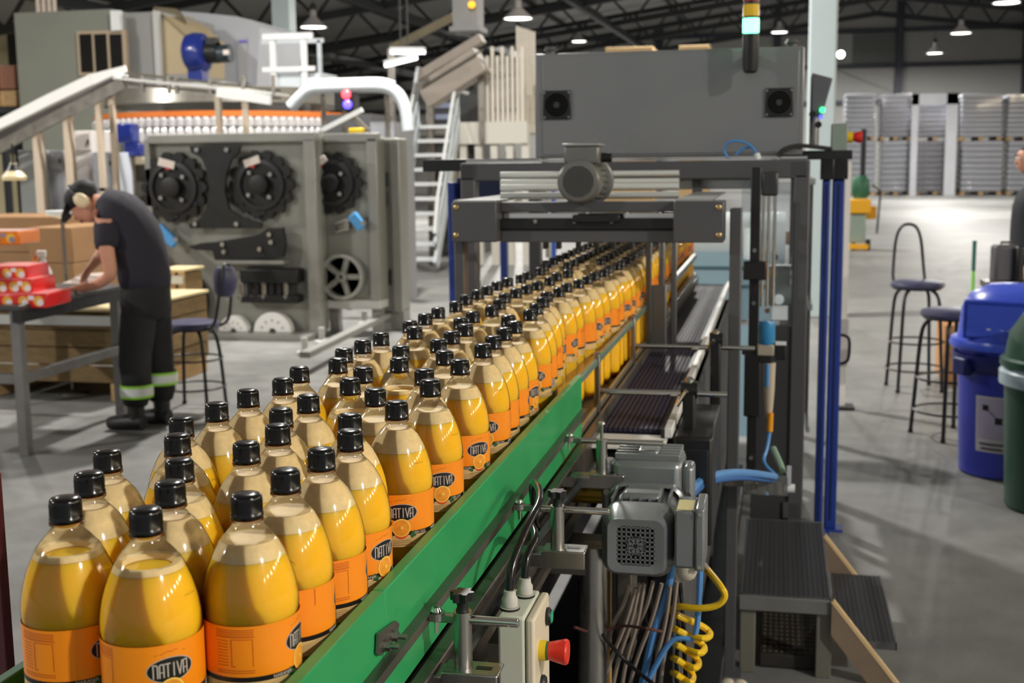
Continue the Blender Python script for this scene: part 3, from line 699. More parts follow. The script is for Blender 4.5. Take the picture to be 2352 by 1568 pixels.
# lifting actuator and fittings at the viewer's right of the belt
ac = thing('lift_actuator', 'tall black linear actuator standing inside the frame beside the violet belt', 'actuator', (X(1730, 4.7), 4.7, .5))
xa = X(1731, 4.7, 700)
MB().bb(xa-.018, xa+.02, 4.7, 4.76, .45, 1.66).build('column', black, ac, bevel=.003)
MB().bb(xa-.04, xa+.045, 4.66, 4.7, 1.24, 1.31).build('carriage', black, ac, bevel=.004)
MB().bb(X(1750, 4.72), X(1788, 4.72), 4.7, 4.78, Z(452, 4.7), Z(398, 4.7)).build('drive_unit', mat('charcoal', (48, 50, 50), .4), ac, bevel=.008)
for px in (1752, 1764, 1778):
    x = X(px, 4.85, 560); MB().cyl((x, 4.85, 1.12), (x, 4.85, 1.56), .007, 10).build('guide_rod', chrome, ac)
MB().bb(xa-.03, xa+.03, 4.64, 4.70, .72, .98).build('lower_block', black, ac, bevel=.004)
for k in range(5):
    z = .55+.2*k; MB().cyl((xa, 4.68, z), (xa, 4.70, z), .008, 8).build('bolt', steel, ac)
lp = thing('cylinder_lamp', 'small white upright cylinder lamp behind the gantry leg', 'lamp', tuple(at(1717, 600, 5.2)))
MB().lathe([(.014, 0), (.016, .003), (.016, .09), (.014, .1), (.017, .102), (.017, .125), (.01, .13)], tuple(at(1717, 595, 5.2)), 16).build('tube', mat('milky_white', (240, 244, 238), .3, emit=.5), lp)
# clear guard panels
guard = clear_mat('clear_guard', (236, 240, 242), .05, 1.45, .06)
gp = thing('clear_guard_panel', 'clear plastic guard panel with scuffed lower edge beside the grey frame post', 'guard', (0, FY+.05, 1.0))
MB().bb(X(1704, FY+.05), X(1818, FY+.05), FY+.05, FY+.055, Z(742, FY), 1.6).build('pane', guard, gp)
MB().bb(X(1704, FY+.04), X(1818, FY+.04), FY+.04, FY+.06, Z(742, FY)-.004, Z(738, FY)+.01).build('edge_trim', mat('cloudy_trim', (190, 190, 196), .3), gp)
gp = thing('side_guard_panel', 'clear plastic side guard panel between grey post and blue posts', 'guard', (pxr+.03, 5.5, 1.0))
MB().bb(pxr+.02, pxr+.026, FY+.1, 6.2, .6, 1.6).build('pane', guard, gp)
for z in (.6, 1.1, 1.6): MB().bb(pxr+.018, pxr+.034, FY+.1, 6.2, z-.012, z+.012).build('rail', mat('pale_alu', (190, 192, 190), .25, .8), gp)
# pneumatic tank, reel and small fittings seen through the guard
fit = thing('valve_manifold', 'cluster of clear and white air fittings seen through the clear guard panel', 'valve', tuple(at(1785, 600, 5.6)))
p = at(1790, 640, 5.6)
MB().bb(p.x-.05, p.x+.06, 5.58, 5.66, p.z-.12, p.z+.06).build('block', mat('pale_block', (176, 186, 186), .3, .3), fit, bevel=.01)
for k in range(6): MB().lathe([(.014, 0), (.02, .006), (.02, .022), (.014, .028)], (p.x+.062+.003*k, 5.56, p.z-.02+k*.032), 14).build('coil_turn', mat('clear_coil', (214, 226, 232), .15, .2), fit)
for dx, dz, m_, r in ((-.03, .02, 'yellow_plastic', .018), (.0, -.09, 'milky_white', .022), (-.02, .1, 'air_blue', .014), (-.05, -.14, 'orange_dot', .012)):
    mm = MATS.get(m_) or mat(m_, {'air_blue': (74, 140, 205), 'orange_dot': (226, 120, 30)}[m_], .35)
    MB().cyl((p.x+dx, 5.55, p.z+dz), (p.x+dx, 5.58, p.z+dz), r, 12).build('push_fitting', mm, fit)
MB().bb(p.x-.12, p.x+.05, 5.6, 5.75, p.z-.34, p.z-.24).build('tray', mat('smoky_tray', (120, 124, 126), .25, .4), fit, bevel=.006)
# control cabinet on top
BY = 5.0
cx0, cx1, cz0, cz1 = X(1229, BY, 250), X(1846, BY, 250), 1.705, Z(119, BY)
cb = thing('control_cabinet', 'wide dark grey steel cabinet with two square fan grilles on top of the frame', 'cabinet', ((cx0+cx1)/2, BY+.6, cz0))
MB().bb(cx0, cx1, BY, BY+1.1, cz0, cz1).build('body', panel_grey, cb, bevel=.006)
MB().bb(cx0+.03, cx1-.02, BY-.004, BY, cz0+.012, cz1-.012).build('front_panel', panel_grey, cb, bevel=.003)
for a, b_, c, d in ((1248, 1312, 209, 275), (1757, 1822, 203, 269)):
    x0, x1 = X(a, BY, 240), X(b_, BY, 240); z0, z1 = Z(d, BY, a), Z(c, BY, a); cx, cz = (x0+x1)/2, (z0+z1)/2; r = (x1-x0)/2
    f = MB().bb(x0, x1, BY-.014, BY-.004, z0, z1).build('fan_frame', black, cb, bevel=.004)
    for k in (.28, .46, .64, .82): MB().lathe([(r*k-.0016, 0), (r*k-.0016, .004), (r*k+.0016, .004), (r*k+.0016, 0)], (cx, BY-.014, cz), 28, (0, -1, 0)).build('grille_ring', rubber, f)
    MB().lathe([(.001, .004), (r*.2, .004), (r*.22, 0)], (cx, BY-.014, cz), 18, (0, -1, 0)).build('fan_hub', mat('fan_hub_grey', (50, 50, 52), .5), f)
    for sx in (-1, 1):
        for sz in (-1, 1): MB().cyl((cx+sx*r*.86, BY-.014, cz+sz*r*.86), (cx+sx*r*.86, BY-.017, cz+sz*r*.86), .004, 8).build('screw', steel, f)
for x in (cx0+.06, cx1-.05): MB().lathe([(.02, 0), (.02, .012), (.03, .014), (.02, .03)], (x, BY+.03, cz1), 14).build('lifting_eye', dkgrey, cb)
# signal tower
st = at(1723, 168, 4.9)
sg = thing('signal_tower', 'stack light with red, yellow and lit green lenses in front of the cabinet', 'signal light', tuple(st))
pz = lambda py: Z(py, 4.9, 1723)
r = .031
MB().lathe([(.018, pz(168)), (.027, pz(164)), (.030, pz(150)), (.031, pz(78))], (st.x, 4.9, 0), 24).build('base', black, sg)
MB().lathe([(r, pz(75)), (r, pz(43))], (st.x, 4.9, 0), 24).build('green_lens', mat('lit_green_lens', (110, 255, 185), .3, emit=4.), sg)
MB().lathe([(r*.9, pz(43)), (r*.9, pz(38))], (st.x, 4.9, 0), 24).build('spacer', black, sg)
MB().lathe([(r, pz(38)), (r, pz(11))], (st.x, 4.9, 0), 24).build('yellow_lens', mat('yellow_lens', (226, 186, 20), .25, coat=.5), sg)
MB().lathe([(r*.9, pz(11)), (r*.9, pz(3))], (st.x, 4.9, 0), 24).build('spacer', black, sg)
MB().lathe([(r, pz(3)), (r, pz(-26))], (st.x, 4.9, 0), 24).build('red_lens', mat('red_lens', (196, 40, 24), .25, coat=.5), sg)
MB().lathe([(r*.9, pz(-26)), (r*.8, pz(-36))], (st.x, 4.9, 0), 24).build('top_cap', black, sg)
MB().bb(st.x-.012, st.x+.012, 4.9, BY, pz(140), pz(120)).build('bracket', black, sg)
# panel arm, emergency stop box on the frame corner
hp = at(1878, 240, 5.35)
hm = thing('operator_panel', 'tilted dark grey operator panel with a green lamp beside the pale pillar', 'control panel', tuple(hp))
MB().prism([(0, .14), (.085, .115), (.07, .06), (.045, -.04), (0, -.03)], (X(1860, 5.35), 5.35, Z(245, 5.35, 1880)), (1, 0, 0), (0, 0, 1), (0, .25, 0)).build('housing', mat('panel_slate', (104, 104, 110), .4, .2), hm, bevel=.004)
p = at(1889, 252, 5.33); MB().cyl(p, p+Vector((0, .02, 0)), .012, 14).build('green_lamp', mat('green_lamp_glow', (60, 235, 140), .3, emit=2.5), hm)
p = at(1886, 268, 5.33); MB().cyl(p, p+Vector((0, .02, 0)), .009, 14).build('blue_lamp', mat('blue_lamp_glow', (90, 110, 250), .3, emit=1.5), hm)
for px, py in ((1866, 262), (1880, 286)):
    p = at(px, py, 5.33); MB().cyl(p, p+Vector((0, .03, 0)), .014, 12).build('key_switch', black, hm)
MB().cyl((X(1868, 5.4), 5.42, Z(345, 5.4)), (X(1868, 5.4), 5.42, Z(262, 5.4)), .02, 12).build('arm', steel, hm)
e0 = at(1908, 351, 5.1); e1 = at(1946, 284, 5.1)
eb = thing('emergency_stop_box', 'grey green emergency stop box with red mushroom button at the frame corner', 'switch box', tuple(e0))
MB().bb(e0.x, e1.x, 5.05, 5.14, e0.z, e1.z).build('box', mat('sage_grey', (128, 140, 130), .45), eb, bevel=.004)
zc = Z(315, 5.1, 1960)
MB().lathe([(.022, 0), (.022, .022)], (e1.x, 5.095, zc), 18, (1, 0, 0)).build('collar', yellow, eb)
MB().lathe([(.014, .022), (.018, .03), (.024, .05), (.022, .058)], (e1.x, 5.095, zc), 20, (1, 0, 0)).build('button', red, eb)
MB().bb(X(1790, 5.1), X(1955, 5.1), 5.04, 5.12, Z(372, 5.1), Z(352, 5.1)).build('shelf_plate', black, eb, bevel=.003)
t = thing('black_cable', 'black cable arching over the frame corner to the emergency stop box', 'cable', tuple(at(1788, 358, 4.95)))
MB().tube([at(1788, 360, 4.95), at(1795, 345, 4.95), at(1830, 333, 4.98), at(1880, 338, 5.02), at(1910, 342, 5.06)], .009, 8, 2).build('sheath', rubber, t)
t = thing('blue_air_hose', 'thin blue air hose looping in front of the dark cabinet', 'hose', tuple(at(1670, 360, 4.93)))
ahose = mat('air_hose_blue', (66, 138, 205), .3)
MB().tube([at(1672, 362, 4.93), at(1660, 345, 4.93), at(1672, 325, 4.92), at(1700, 322, 4.92), at(1728, 335, 4.93), at(1740, 358, 4.93)], .0045, 8, 2).build('tube', ahose, t)
MB().tube([at(1690, 356, 4.94), at(1705, 340, 4.94), at(1724, 338, 4.94)], .0045, 8, 2).build('tube', ahose, t)
MB().cyl(at(1742, 366, 4.93), at(1738, 352, 4.93), .012, 10).build('elbow_fitting', white, t)
# blue guard posts
for k, (a, b_, y, lab) in enumerate(((1880, 1899, 5.5, 'slim blue post of the guard, nearer the grey frame post'), (1903, 1931, 5.6, 'wide blue post at the outer corner of the guard'),
                                     (1029, 1047, 5.6, 'blue post at the far corner of the packing frame, beside the stairs'), (1148, 1163, 7.0, 'dark blue post behind the left bottle rows, under the gantry'), (1266, 1275, 8.4, 'thin bright blue post farthest inside the packing frame'))):
    x0, x1 = X(a, y, 800 if k < 2 else 560), X(b_, y, 800 if k < 2 else 560)
    t = thing('guard_post', lab.replace('left ', ''), 'post', ((x0+x1)/2, y, 0), 'blue guard posts')
    po = MB().bb(x0, x1, y, y+.06, .01, 1.6).build('profile', mat('bright_blue', (40, 92, 190), .4) if k == 4 else blue, t, bevel=.006)
    MB().bb(x0-.03, x1+.03, y-.02, y+.08, 0, .012).build('base_plate', blue, t)
    if k < 2:
        MB().bb(x0-.01, x1+.01, y-.02, y+.06, 1.6, 1.69).build('top_bracket', black, t, bevel=.004)
        MB().bb((x0+x1)/2-.004, (x0+x1)/2+.004, y-.003, y, .05, 1.58).build('slot', mat('deep_blue', (16, 28, 80), .5), po)
t = thing('door_pull', 'black D-shaped handle on the outer blue guard post', 'handle', tuple(at(1930, 800, 5.62)))
MB().tube([at(1926, 768, 5.62), at(1944, 771, 5.62), at(1952, 780, 5.62), at(1950, 820, 5.62), at(1944, 832, 5.62), at(1926, 836, 5.62)], .007, 8, 1).build('grip', rubber, t)
t = thing('guard_crossbar', 'dark blue crossbar panel joining the guard posts behind the gantry', 'guard', (X(1130, 5.7), 5.66, 1.4))
MB().bb(X(1048, 5.68), X(1180, 5.68), 5.68, 5.72, Z(455, 5.7), Z(405, 5.7)).build('panel', mat('navy_panel', (20, 30, 70), .3), t, bevel=.003)
# added pale roll and sheet standing in for the bright background beyond the belt
fr_ = thing('backdrop_roll', 'added white roll standing in for the bright background beyond the violet belt', 'roll', (-.3, 7.6, 1.2))
MB().cyl((-.75, 7.6, 1.22), (.05, 7.6, 1.22), .16, 28).build('backdrop', mat('backdrop_white', (228, 236, 238), .25, 0, coat=.3), fr_)
MB().cyl((-.85, 7.6, 1.22), (.15, 7.6, 1.22), .04, 14).build('core', brown_card, fr_)
for x_ in (-.82, .12):
    MB().bb(x_-.03, x_+.03, 7.57, 7.63, 0, 1.2).build('stand', frame_grey, fr_)
fs = thing('backdrop_sheet', 'added pale blue sheet standing in for the bright background below the white roll', 'backdrop', (-.3, 7.35, 1.0))
MB().bb(-.62, -.02, 7.38, 7.384, .03, 1.15).build('sheet', mat('backdrop_pale_blue', (168, 200, 214), .2), fs)
for z in (.95, 1.06): MB().bb(-.62, -.02, 7.36, 7.38, z-.006, z+.006).build('dark_band', mat('backdrop_seam', (96, 130, 140), .4), fs)

# ------------------------------------------------------------------ front gear motor
mg = mat('gearmotor_grey', (138, 142, 144), .3, .45, .06, 18)
MY = 2.2
mc = at(1460, 1254, MY)
gm = thing('gear_motor', 'silver grey gear motor with square fan grille beside the green rail', 'motor', tuple(mc))
def rrect(hw, hh, r, n=5):
    P = []
    for cx, cy, a0 in ((hw-r, hh-r, 0), (-hw+r, hh-r, 90), (-hw+r, -hh+r, 180), (hw-r, -hh+r, 270)):
        for i in range(n+1):
            a = math.radians(a0+90*i/n); P.append((cx+r*math.cos(a), cy+r*math.sin(a)))
    return P
def loft(mb, rings):
    "rings of equal length lists of points"
    n = len(rings[0]); vs = [p for r in rings for p in r]
    fs = [(i*n+k, i*n+(k+1) % n, (i+1)*n+(k+1) % n, (i+1)*n+k) for i in range(len(rings)-1) for k in range(n)]
    return mb.add(vs, fs)
def ring3(c, poly, y, s=1.):
    return [Vector((c.x+x*s, c.y+y, c.z+z*s)) for x, z in poly]
outer = rrect(.0645, .064, .03); face = rrect(.050, .049, .018); hole = rrect(.034, .036, .011)
mb = MB(); loft(mb, [ring3(mc, hole, .006), ring3(mc, hole, 0), ring3(mc, face, -.002), ring3(mc, face, .002, 1.02), ring3(mc, outer, .030), ring3(mc, outer, .062), ring3(mc, outer, .064, .97)])
mb.build('fan_cowl', mg, gm)
MB().add(ring3(mc, hole, .012, 1.1), [tuple(range(len(hole)))]).build('fan_well', black, gm, smooth=0)
g = MB()
for i in range(-4, 5):
    o_ = i*.0083; h = .036 if abs(o_) < .028 else .03
    g.bb(mc.x+o_-.0011, mc.x+o_+.0011, mc.y, mc.y+.004, mc.z-h, mc.z+h); g.bb(mc.x-h, mc.x+h, mc.y, mc.y+.004, mc.z+o_-.0011, mc.z+o_+.0011)
for rr in (.006, .012, .0165): g.lathe([(rr-.0014, 0), (rr-.0014, -.004), (rr+.0014, -.004), (rr+.0014, 0)], (mc.x, mc.y+.004, mc.z), 20, (0, 1, 0))
g.build('fan_grille', mg, gm, smooth=0, kind='stuff')
MB().cyl((mc.x, mc.y-.001, mc.z), (mc.x, mc.y+.004, mc.z), .003, 8).build('center_pin', black, gm)
st_ = loft(MB(), [ring3(mc, outer, .062, .93), ring3(mc, outer, .16, .93)]).build('stator_body', mg, gm)
for k in range(-3, 4):
    for sgn in (-1, 1):
        MB().bb(mc.x+k*.017-.0016, mc.x+k*.017+.0016, mc.y+.065, mc.y+.155, mc.z+sgn*.056, mc.z+sgn*.068).build('cooling_fin', mg, st_, smooth=0)
MB().bb(mc.x-.035, mc.x+.035, mc.y+.075, mc.y+.15, mc.z+.058, mc.z+.072).build('top_boss', mg, st_, bevel=.006)
fl = loft(MB(), [ring3(mc, rrect(.068, .066, .03), .155), ring3(mc, rrect(.072, .07, .03), .16), ring3(mc, rrect(.072, .07, .03), .178), ring3(mc, rrect(.06, .06, .03), .18)]); fl.build('flange', mg, gm)
gbz = mc.z+.015
gb = MB().bb(mc.x-.066, mc.x+.066, mc.y+.18, mc.y+.31, gbz-.085, gbz+.095).build('gearbox', mg, gm, bevel=.014)
rb = MB()
for k in range(5): rb.bb(mc.x-.062+k*.0, mc.x+.062, mc.y+.19+k*.022, mc.y+.198+k*.022, gbz+.093, gbz+.106)
rb.build('gearbox_rib', mg, gb, bevel=.002)
MB().bb(mc.x-.02, mc.x+.02, mc.y+.195, mc.y+.29, gbz+.1, gbz+.112).build('gearbox_cap', mg, gb, bevel=.005)
for sx in (-1, 1):
    MB().bb(mc.x+sx*.066, mc.x+sx*.088, mc.y+.19, mc.y+.25, gbz-.02, gbz+.085).build('side_lug', mg, gb, bevel=.008)
    MB().cyl((mc.x+sx*.077, mc.y+.185, gbz+.03), (mc.x+sx*.077, mc.y+.19, gbz+.03), .007, 6).build('bolt', steel, gb)
tb = MB().bb(mc.x+.068, mc.x+.103, mc.y+.0, mc.y+.10, mc.z-.035, mc.z+.068).build('terminal_box', mg, gm, bevel=.004)
MB().bb(mc.x+.103, mc.x+.120, mc.y-.004, mc.y+.104, mc.z-.039, mc.z+.074).build('box_lid', mg, gm, bevel=.004)
MB().bb(mc.x+.071, mc.x+.1, mc.y+.006, mc.y+.07, mc.z+.0682, mc.z+.0692).build('yellow_label', mat('pale_yellow_label', (196, 184, 120), .5), tb)
for z in (-.03, .065): MB().cyl((mc.x+.112, mc.y-.007, mc.z+z), (mc.x+.112, mc.y-.004, mc.z+z), .004, 8).build('screw', chrome, tb)
MB().lathe([(.018, 0), (.019, -.012), (.015, -.022), (.006, -.028)], (mc.x+.088, mc.y+.02, mc.z-.036), 18).build('cable_plug', mat('cream_plug', (196, 188, 170), .45), tb)
MB().bb(mc.x-.06, mc.x-.03, mc.y+.2, mc.y+.3, mc.z-.3, gbz-.085).build('support_bracket', frame_steel, gm, bevel=.003)
MB().beam((-.41, mc.y+.26, gbz-.1), (mc.x+.06, mc.y+.26, gbz-.1), .08, .02).build('mount_arm', frame_steel, gm)
MB().cyl((-.41, mc.y+.25, gbz+.01), (mc.x-.06, mc.y+.25, gbz+.01), .022, 18).build('output_shaft', mat('gold_shaft', (168, 136, 40), .3, .6), gm)
gm.scale = (1.06,)*3
# ------------------------------------------------------------------ control box
cy0 = 1.60
x0, x1 = at(1143, 1460, cy0).x, at(1205, 1460, cy0).x
zt = at(1175, 1416, cy0).z
bx = thing('control_box', 'cream control box with red mushroom button mounted on the conveyor side', 'switch box', (x0, cy0, zt-.2))
cream = mat('cream_box_plastic', (206, 208, 192), .42)
MB().bb(x0, x1, cy0, cy0+.115, zt-.22, zt).build('body', cream, bx, bevel=.004)
lid = MB().prism([(0, 0), (.115, 0), (.115, -.22), (0, -.22)], (x1+.001, cy0, zt-.002), (0, 1, 0), (0, 0, 1), (.013, 0, 0)).build('lid', mat('warm_cream_plastic', (220, 208, 184), .42), bx, bevel=.004)
for px, py, dy, h in ((1190, 1350, .085, .026), (1160, 1385, .03, .03)):
    p = Vector(((x0+x1)/2+(.003 if dy > .05 else -.008), cy0+dy, zt))
    gl = MB().lathe([(.014, 0), (.014, .004), (.010, .0042), (.0115, .005), (.0115, .016), (.009, .02), (.0085, .028)], p, 20).build('cable_gland', mat('grey_white_gland', (196, 192, 184), .45), bx)
    MB().lathe([(.0145, 0), (.0145, .003)], p, 20).build('gasket', rubber, gl)
xr = x1+.014
yb = cy0+.038; zb = zt-.062
MB().lathe([(.0145, 0), (.0145, .010)], (xr, yb, zb), 22, (1, 0, 0)).build('collar', yellow, bx)
MB().lathe([(.0135, .010), (.0135, .0125)], (xr, yb, zb), 22, (1, 0, 0)).build('green_ring', mat('ring_green', (40, 120, 70), .4), bx)
MB().lathe([(.0125, .0125), (.0135, .016), (.0185, .036), (.0185, .039), (.0165, .0415)], (xr, yb, zb), 26, (1, 0, 0)).build('emergency_button', mat('vivid_red_plastic', (226, 52, 36), .32), bx)
MB().lathe([(.0135, 0), (.0135, .004), (.011, .006), (.010, .0075)], (xr, yb+.055, zb+.03), 22, (1, 0, 0)).build('start_button_ring', black, bx)
MB().lathe([(.0098, .006), (.0090, .0085)], (xr, yb+.055, zb+.03), 22, (1, 0, 0)).build('start_button', mat('teal_green_button', (30, 178, 136), .3), bx)
MB().lathe([(.014, 0), (.014, .004), (.0115, .007)], (xr, yb+.01, zb-.056), 22, (1, 0, 0)).build('selector', mat('selector_black', (34, 36, 46), .35), bx)
MB().bb(x0-.02, x0, cy0+.02, cy0+.1, zt-.2, zt-.05).build('mount_plate', frame_steel, bx)
p = Vector(((x0+x1)/2-.008, cy0+.03, zt+.028))
t = thing('box_cable', 'glossy black cable rising from the cream control box to the conveyor', 'cable', tuple(p))
gloss = mat('glossy_black_cable', (22, 22, 24), .18)
MB().tube([p, p+Vector((0, .01, .03)), p+Vector((.012, .06, .075)), p+Vector((.02, .16, .095)), p+Vector((-.03, .3, .09)), (-.405, 2.05, 1.035)], .0062, 10, 2).build('sheath', gloss, t)
q = Vector(((x0+x1)/2+.003, cy0+.085, zt+.028))
t = thing('gland_cable', 'short black cable curling from the rear gland of the cream control box', 'cable', tuple(q))
MB().tube([q, q+Vector((0, .01, .03)), q+Vector((.01, .05, .05)), q+Vector((-.02, .12, .05)), (-.40, 2.0, 1.02)], .006, 10, 2).build('sheath', gloss, t)
# ------------------------------------------------------------------ hoses and cables hanging below the motor
hose_blue = mat('hose_light_blue', (88, 146, 210), .35); cab_grey = mat('cable_taupe', (150, 136, 124), .5); hose_yel = mat('hose_yellow', (232, 190, 24), .35)
def run(name, label, pts, r, m_, cat, group=None, n=8):
    P = [at(*p) for p in pts]
    t = thing(name, label, cat, tuple(P[-1]), group)
    MB().tube(P, r, n, 2).build('sheath', m_, t); return t
run('blue_hose', 'thick light blue hose running down past the fan grille of the silver motor', [(1545, 1300, 2.32), (1530, 1370, 2.32), (1500, 1450, 2.32), (1478, 1560, 2.35), (1440, 1700, 2.3)], .0075, hose_blue, 'hose')
run('blue_hose', 'light blue hose bending in a U below the terminal box of the silver motor', [(1608, 1310, 2.32), (1606, 1380, 2.32), (1600, 1450, 2.32), (1590, 1470, 2.32), (1565, 1462, 2.32), (1540, 1470, 2.32), (1510, 1520, 2.32), (1480, 1580, 2.32), (1440, 1680, 2.32)], .006, hose_blue, 'hose')
pts = [(1622, 1305, 2.38), (1655, 1345, 2.3), (1668, 1368, 2.3), (1650, 1392, 2.3), (1600, 1398, 2.3), (1552, 1390, 2.32)]
for k in range(5):
    b = 1405+k*34
    pts += [(1540, b, 2.36), (1560, b+10, 2.3), (1610-8*k, b+30, 2.38), (1636-14*k, b+50, 2.38), (1620-12*k, b+64, 2.3), (1570, b+50, 2.34)]
run('yellow_hose', 'coiled yellow air hose hanging behind the light blue hoses', pts, .0068, hose_yel, 'hose', None, 8)
run('taupe_hose', 'short taupe hose end joined to the yellow coil', [(1608, 1288, 2.26), (1622, 1305, 2.38)], .007, cab_grey, 'hose')
for k, (a, b, c, d) in enumerate(((1470, 1340, 1405, 1590), (1480, 1340, 1425, 1600), (1500, 1335, 1450, 1500), (1445, 1345, 1395, 1480), (1555, 1335, 1515, 1600), (1520, 1340, 1440, 1600), (1460, 1350, 1380, 1600), (1540, 1345, 1495, 1610))):
    run('taupe_cable', 'slack taupe cable in the bundle hanging under the silver motor', [(a, b, 2.3), ((a*2+c)/3+4, (b*2+d)/3, 2.31), ((a+2*c)/3-5, (b+2*d)/3, 2.33), (c, d, 2.35)], .0045, cab_grey, 'cable', 'taupe cables under the motor', 6)
for k, (a, b, c, d) in enumerate(((1490, 1350, 1500, 1600), (1562, 1340, 1580, 1610), (1552, 1360, 1560, 1620), (1480, 1420, 1410, 1520), (1500, 1480, 1470, 1640))):
    run('black_cable', 'black cable threaded through the taupe bundle under the silver motor', [(a, b, 2.38), (a+8, (2*b+d)/3, 2.38), (c-8, (b+2*d)/3, 2.38), (c, d, 2.38)], .005, rubber, 'cable', 'black cables under the motor', 6)
run('cable_tie', 'dark red wire tied round the steel leg and the cable bundle', [(1320, 1440, 2.24), (1360, 1455, 2.32), (1395, 1448, 2.32), (1430, 1435, 2.32), (1480, 1442, 2.22), (1520, 1450, 2.26)], .003, mat('dark_red_wire', (84, 44, 40), .5), 'wire')
run('black_wire', 'thin black wire slanting across the taupe cables', [(1385, 1458, 2.22), (1410, 1490, 2.32), (1450, 1530, 2.32), (1500, 1570, 2.22)], .004, rubber, 'wire')
t = thing('tan_board', 'narrow tan board standing behind the round steel conveyor leg', 'board', tuple(at(1388, 1500, 2.5)))
MB().bb(at(1376, 1400, 2.5).x, at(1402, 1400, 2.5).x, 2.5, 2.52, 0, at(1390, 1300, 2.5).z).build('panel', mat('tan_board', (184, 148, 92), .6, 0, .12, 8), t)
t = thing('dark_floor_base', 'added low black base keeping the floor beneath the belts dark', 'machine base', (-.35, 3.6, 0))  # black base added to darken the floor under the belts
MB().bb(-.76, -.14, 2.5, 6.4, .012, .10).build('plinth', black, t, bevel=.01)
MB().bb(-.52, -.26, 3.2, 6.4, .1, .55).build('housing', mat('under_belt_black', (32, 32, 34), .5), t, bevel=.01)  # black box added to darken the space under the belts
for px, py in ((1672, 1555), (1700, 1545)):
    p = at(px, py, 3.5); MB().sphere((p.x, p.y, .13), .03, 12).build('levelling_knob', mat('pale_knob', (196, 186, 170), .4), t)
# ------------------------------------------------------------------ air filter unit and its hoses
ay = 4.2
t = thing('air_filter_unit', 'air filter regulator with bright blue cap on the gantry side', 'valve', tuple(at(1768, 960, ay)))
zc = lambda py: at(1765, py, ay).z
xc = at(1761, 760, ay).x
MB().lathe([(.026, zc(790)), (.029, zc(785)), (.029, zc(742)), (.026, zc(737))], (xc, ay, 0), 24).build('blue_cap', mat('filter_cap_blue', (46, 128, 180), .3), t)
MB().bb(xc-.03, xc+.026, ay-.025, ay+.025, zc(815), zc(789)).build('regulator_body', mat('champagne', (186, 176, 158), .35, .4), t, bevel=.004)
MB().bb(xc-.024, xc+.02, ay-.02, ay+.02, zc(832), zc(812)).build('collar', black, t, bevel=.004)
MB().lathe([(.021, zc(832)), (.018, zc(900)), (.014, zc(940)), (.010, zc(958))], (xc+.012, ay, 0), 18).build('bowl', mat('cloudy_bowl', (190, 176, 156), .2, coat=.4), t)
MB().lathe([(.0075, zc(885)), (.0075, zc(834))], (xc+.004, ay-.02, 0), 10).build('blue_element', mat('element_blue', (60, 130, 190), .4), t)
MB().bb(xc+.03, xc+.065, ay-.02, ay+.02, zc(824), zc(786)).build('gauge_block', black, t, bevel=.003)
MB().bb(xc+.03, xc+.066, ay-.021, ay+.021, zc(790), zc(785)).build('gauge_clip', white, t)
MB().beam((-.11, ay, zc(808)), (xc-.02, ay, zc(808)), .02).build('mount_bar', black, t)
orange_tag = mat('orange_tag', (236, 158, 22), .4)
t = run('air_line', 'thin blue air line with an orange tag hanging from the air filter', [(1772, 955, 4.18), (1768, 990, 4.18), (1762, 1030, 4.16), (1752, 1055, 4.14), (1760, 1072, 4.1), (1778, 1088, 4.08)], .0065, hose_blue, 'hose')
p, q = at(1770, 948, 4.175), at(1768, 990, 4.175)
MB().tube([p, q], .0105, 10).build('tag_sleeve', orange_tag, t)
t = run('blue_hose', 'pair of bright blue hoses arching from the silver motor to the clear manifold', [(1572, 1142, 2.45), (1592, 1120, 2.7), (1610, 1102, 2.95), (1650, 1088, 3.1), (1710, 1084, 3.4), (1780, 1094, 3.8)], .0105, hose_blue, 'hose')
MB().tube([at(*p) for p in [(1575, 1150, 2.45), (1598, 1126, 2.75), (1620, 1108, 3.0), (1660, 1098, 3.15), (1715, 1095, 3.45), (1775, 1103, 3.85)]], .009, 8, 2).build('sheath', mat('hose_deep_blue', (52, 104, 176), .35), t)
p = at(1780, 1110, 3.85)
t = thing('clear_manifold', 'clear plastic manifold block with brass fittings at the end of the blue hoses', 'valve', tuple(p))
MB().bb(p.x-.10, p.x+.04, 3.83, 3.88, p.z-.035, p.z+.028).build('block', clear_mat('clear_acrylic', (222, 228, 224), .05, 1.5, .12), t, bevel=.003)
for dx, dz in ((-.08, -.01), (-.05, -.02), (-.015, -.005), (.01, -.015)):
    MB().lathe([(.009, -.02), (.012, -.018), (.012, .016), (.008, .018)], (p.x+dx, 3.855, p.z+dz), 12).build('brass_fitting', mat('dull_brass', (170, 146, 122), .35, .4), t)
MB().cyl((p.x+.03, 3.855, p.z-.015), (p.x+.062, 3.855, p.z-.015), .014, 14).build('white_plug', white, t)
MB().bb(p.x+.036, p.x+.05, 3.84, 3.87, p.z+.0, p.z+.055).build('clip', mat('cloudy_trim', (190, 190, 196), .3), t)
MB().beam((p.x-.16, 3.86, p.z-.005), (p.x-.09, 3.86, p.z-.005), .02).build('support_arm', frame_steel, t)
t = run('pale_hose', 'cloudy pale green hose dropping into the clear manifold', [(1776, 1030, 4.0), (1785, 1050, 3.95), (1795, 1072, 3.9), (1800, 1090, 3.87)], .011, mat('cloudy_green_hose', (150, 180, 160), .3), 'hose')
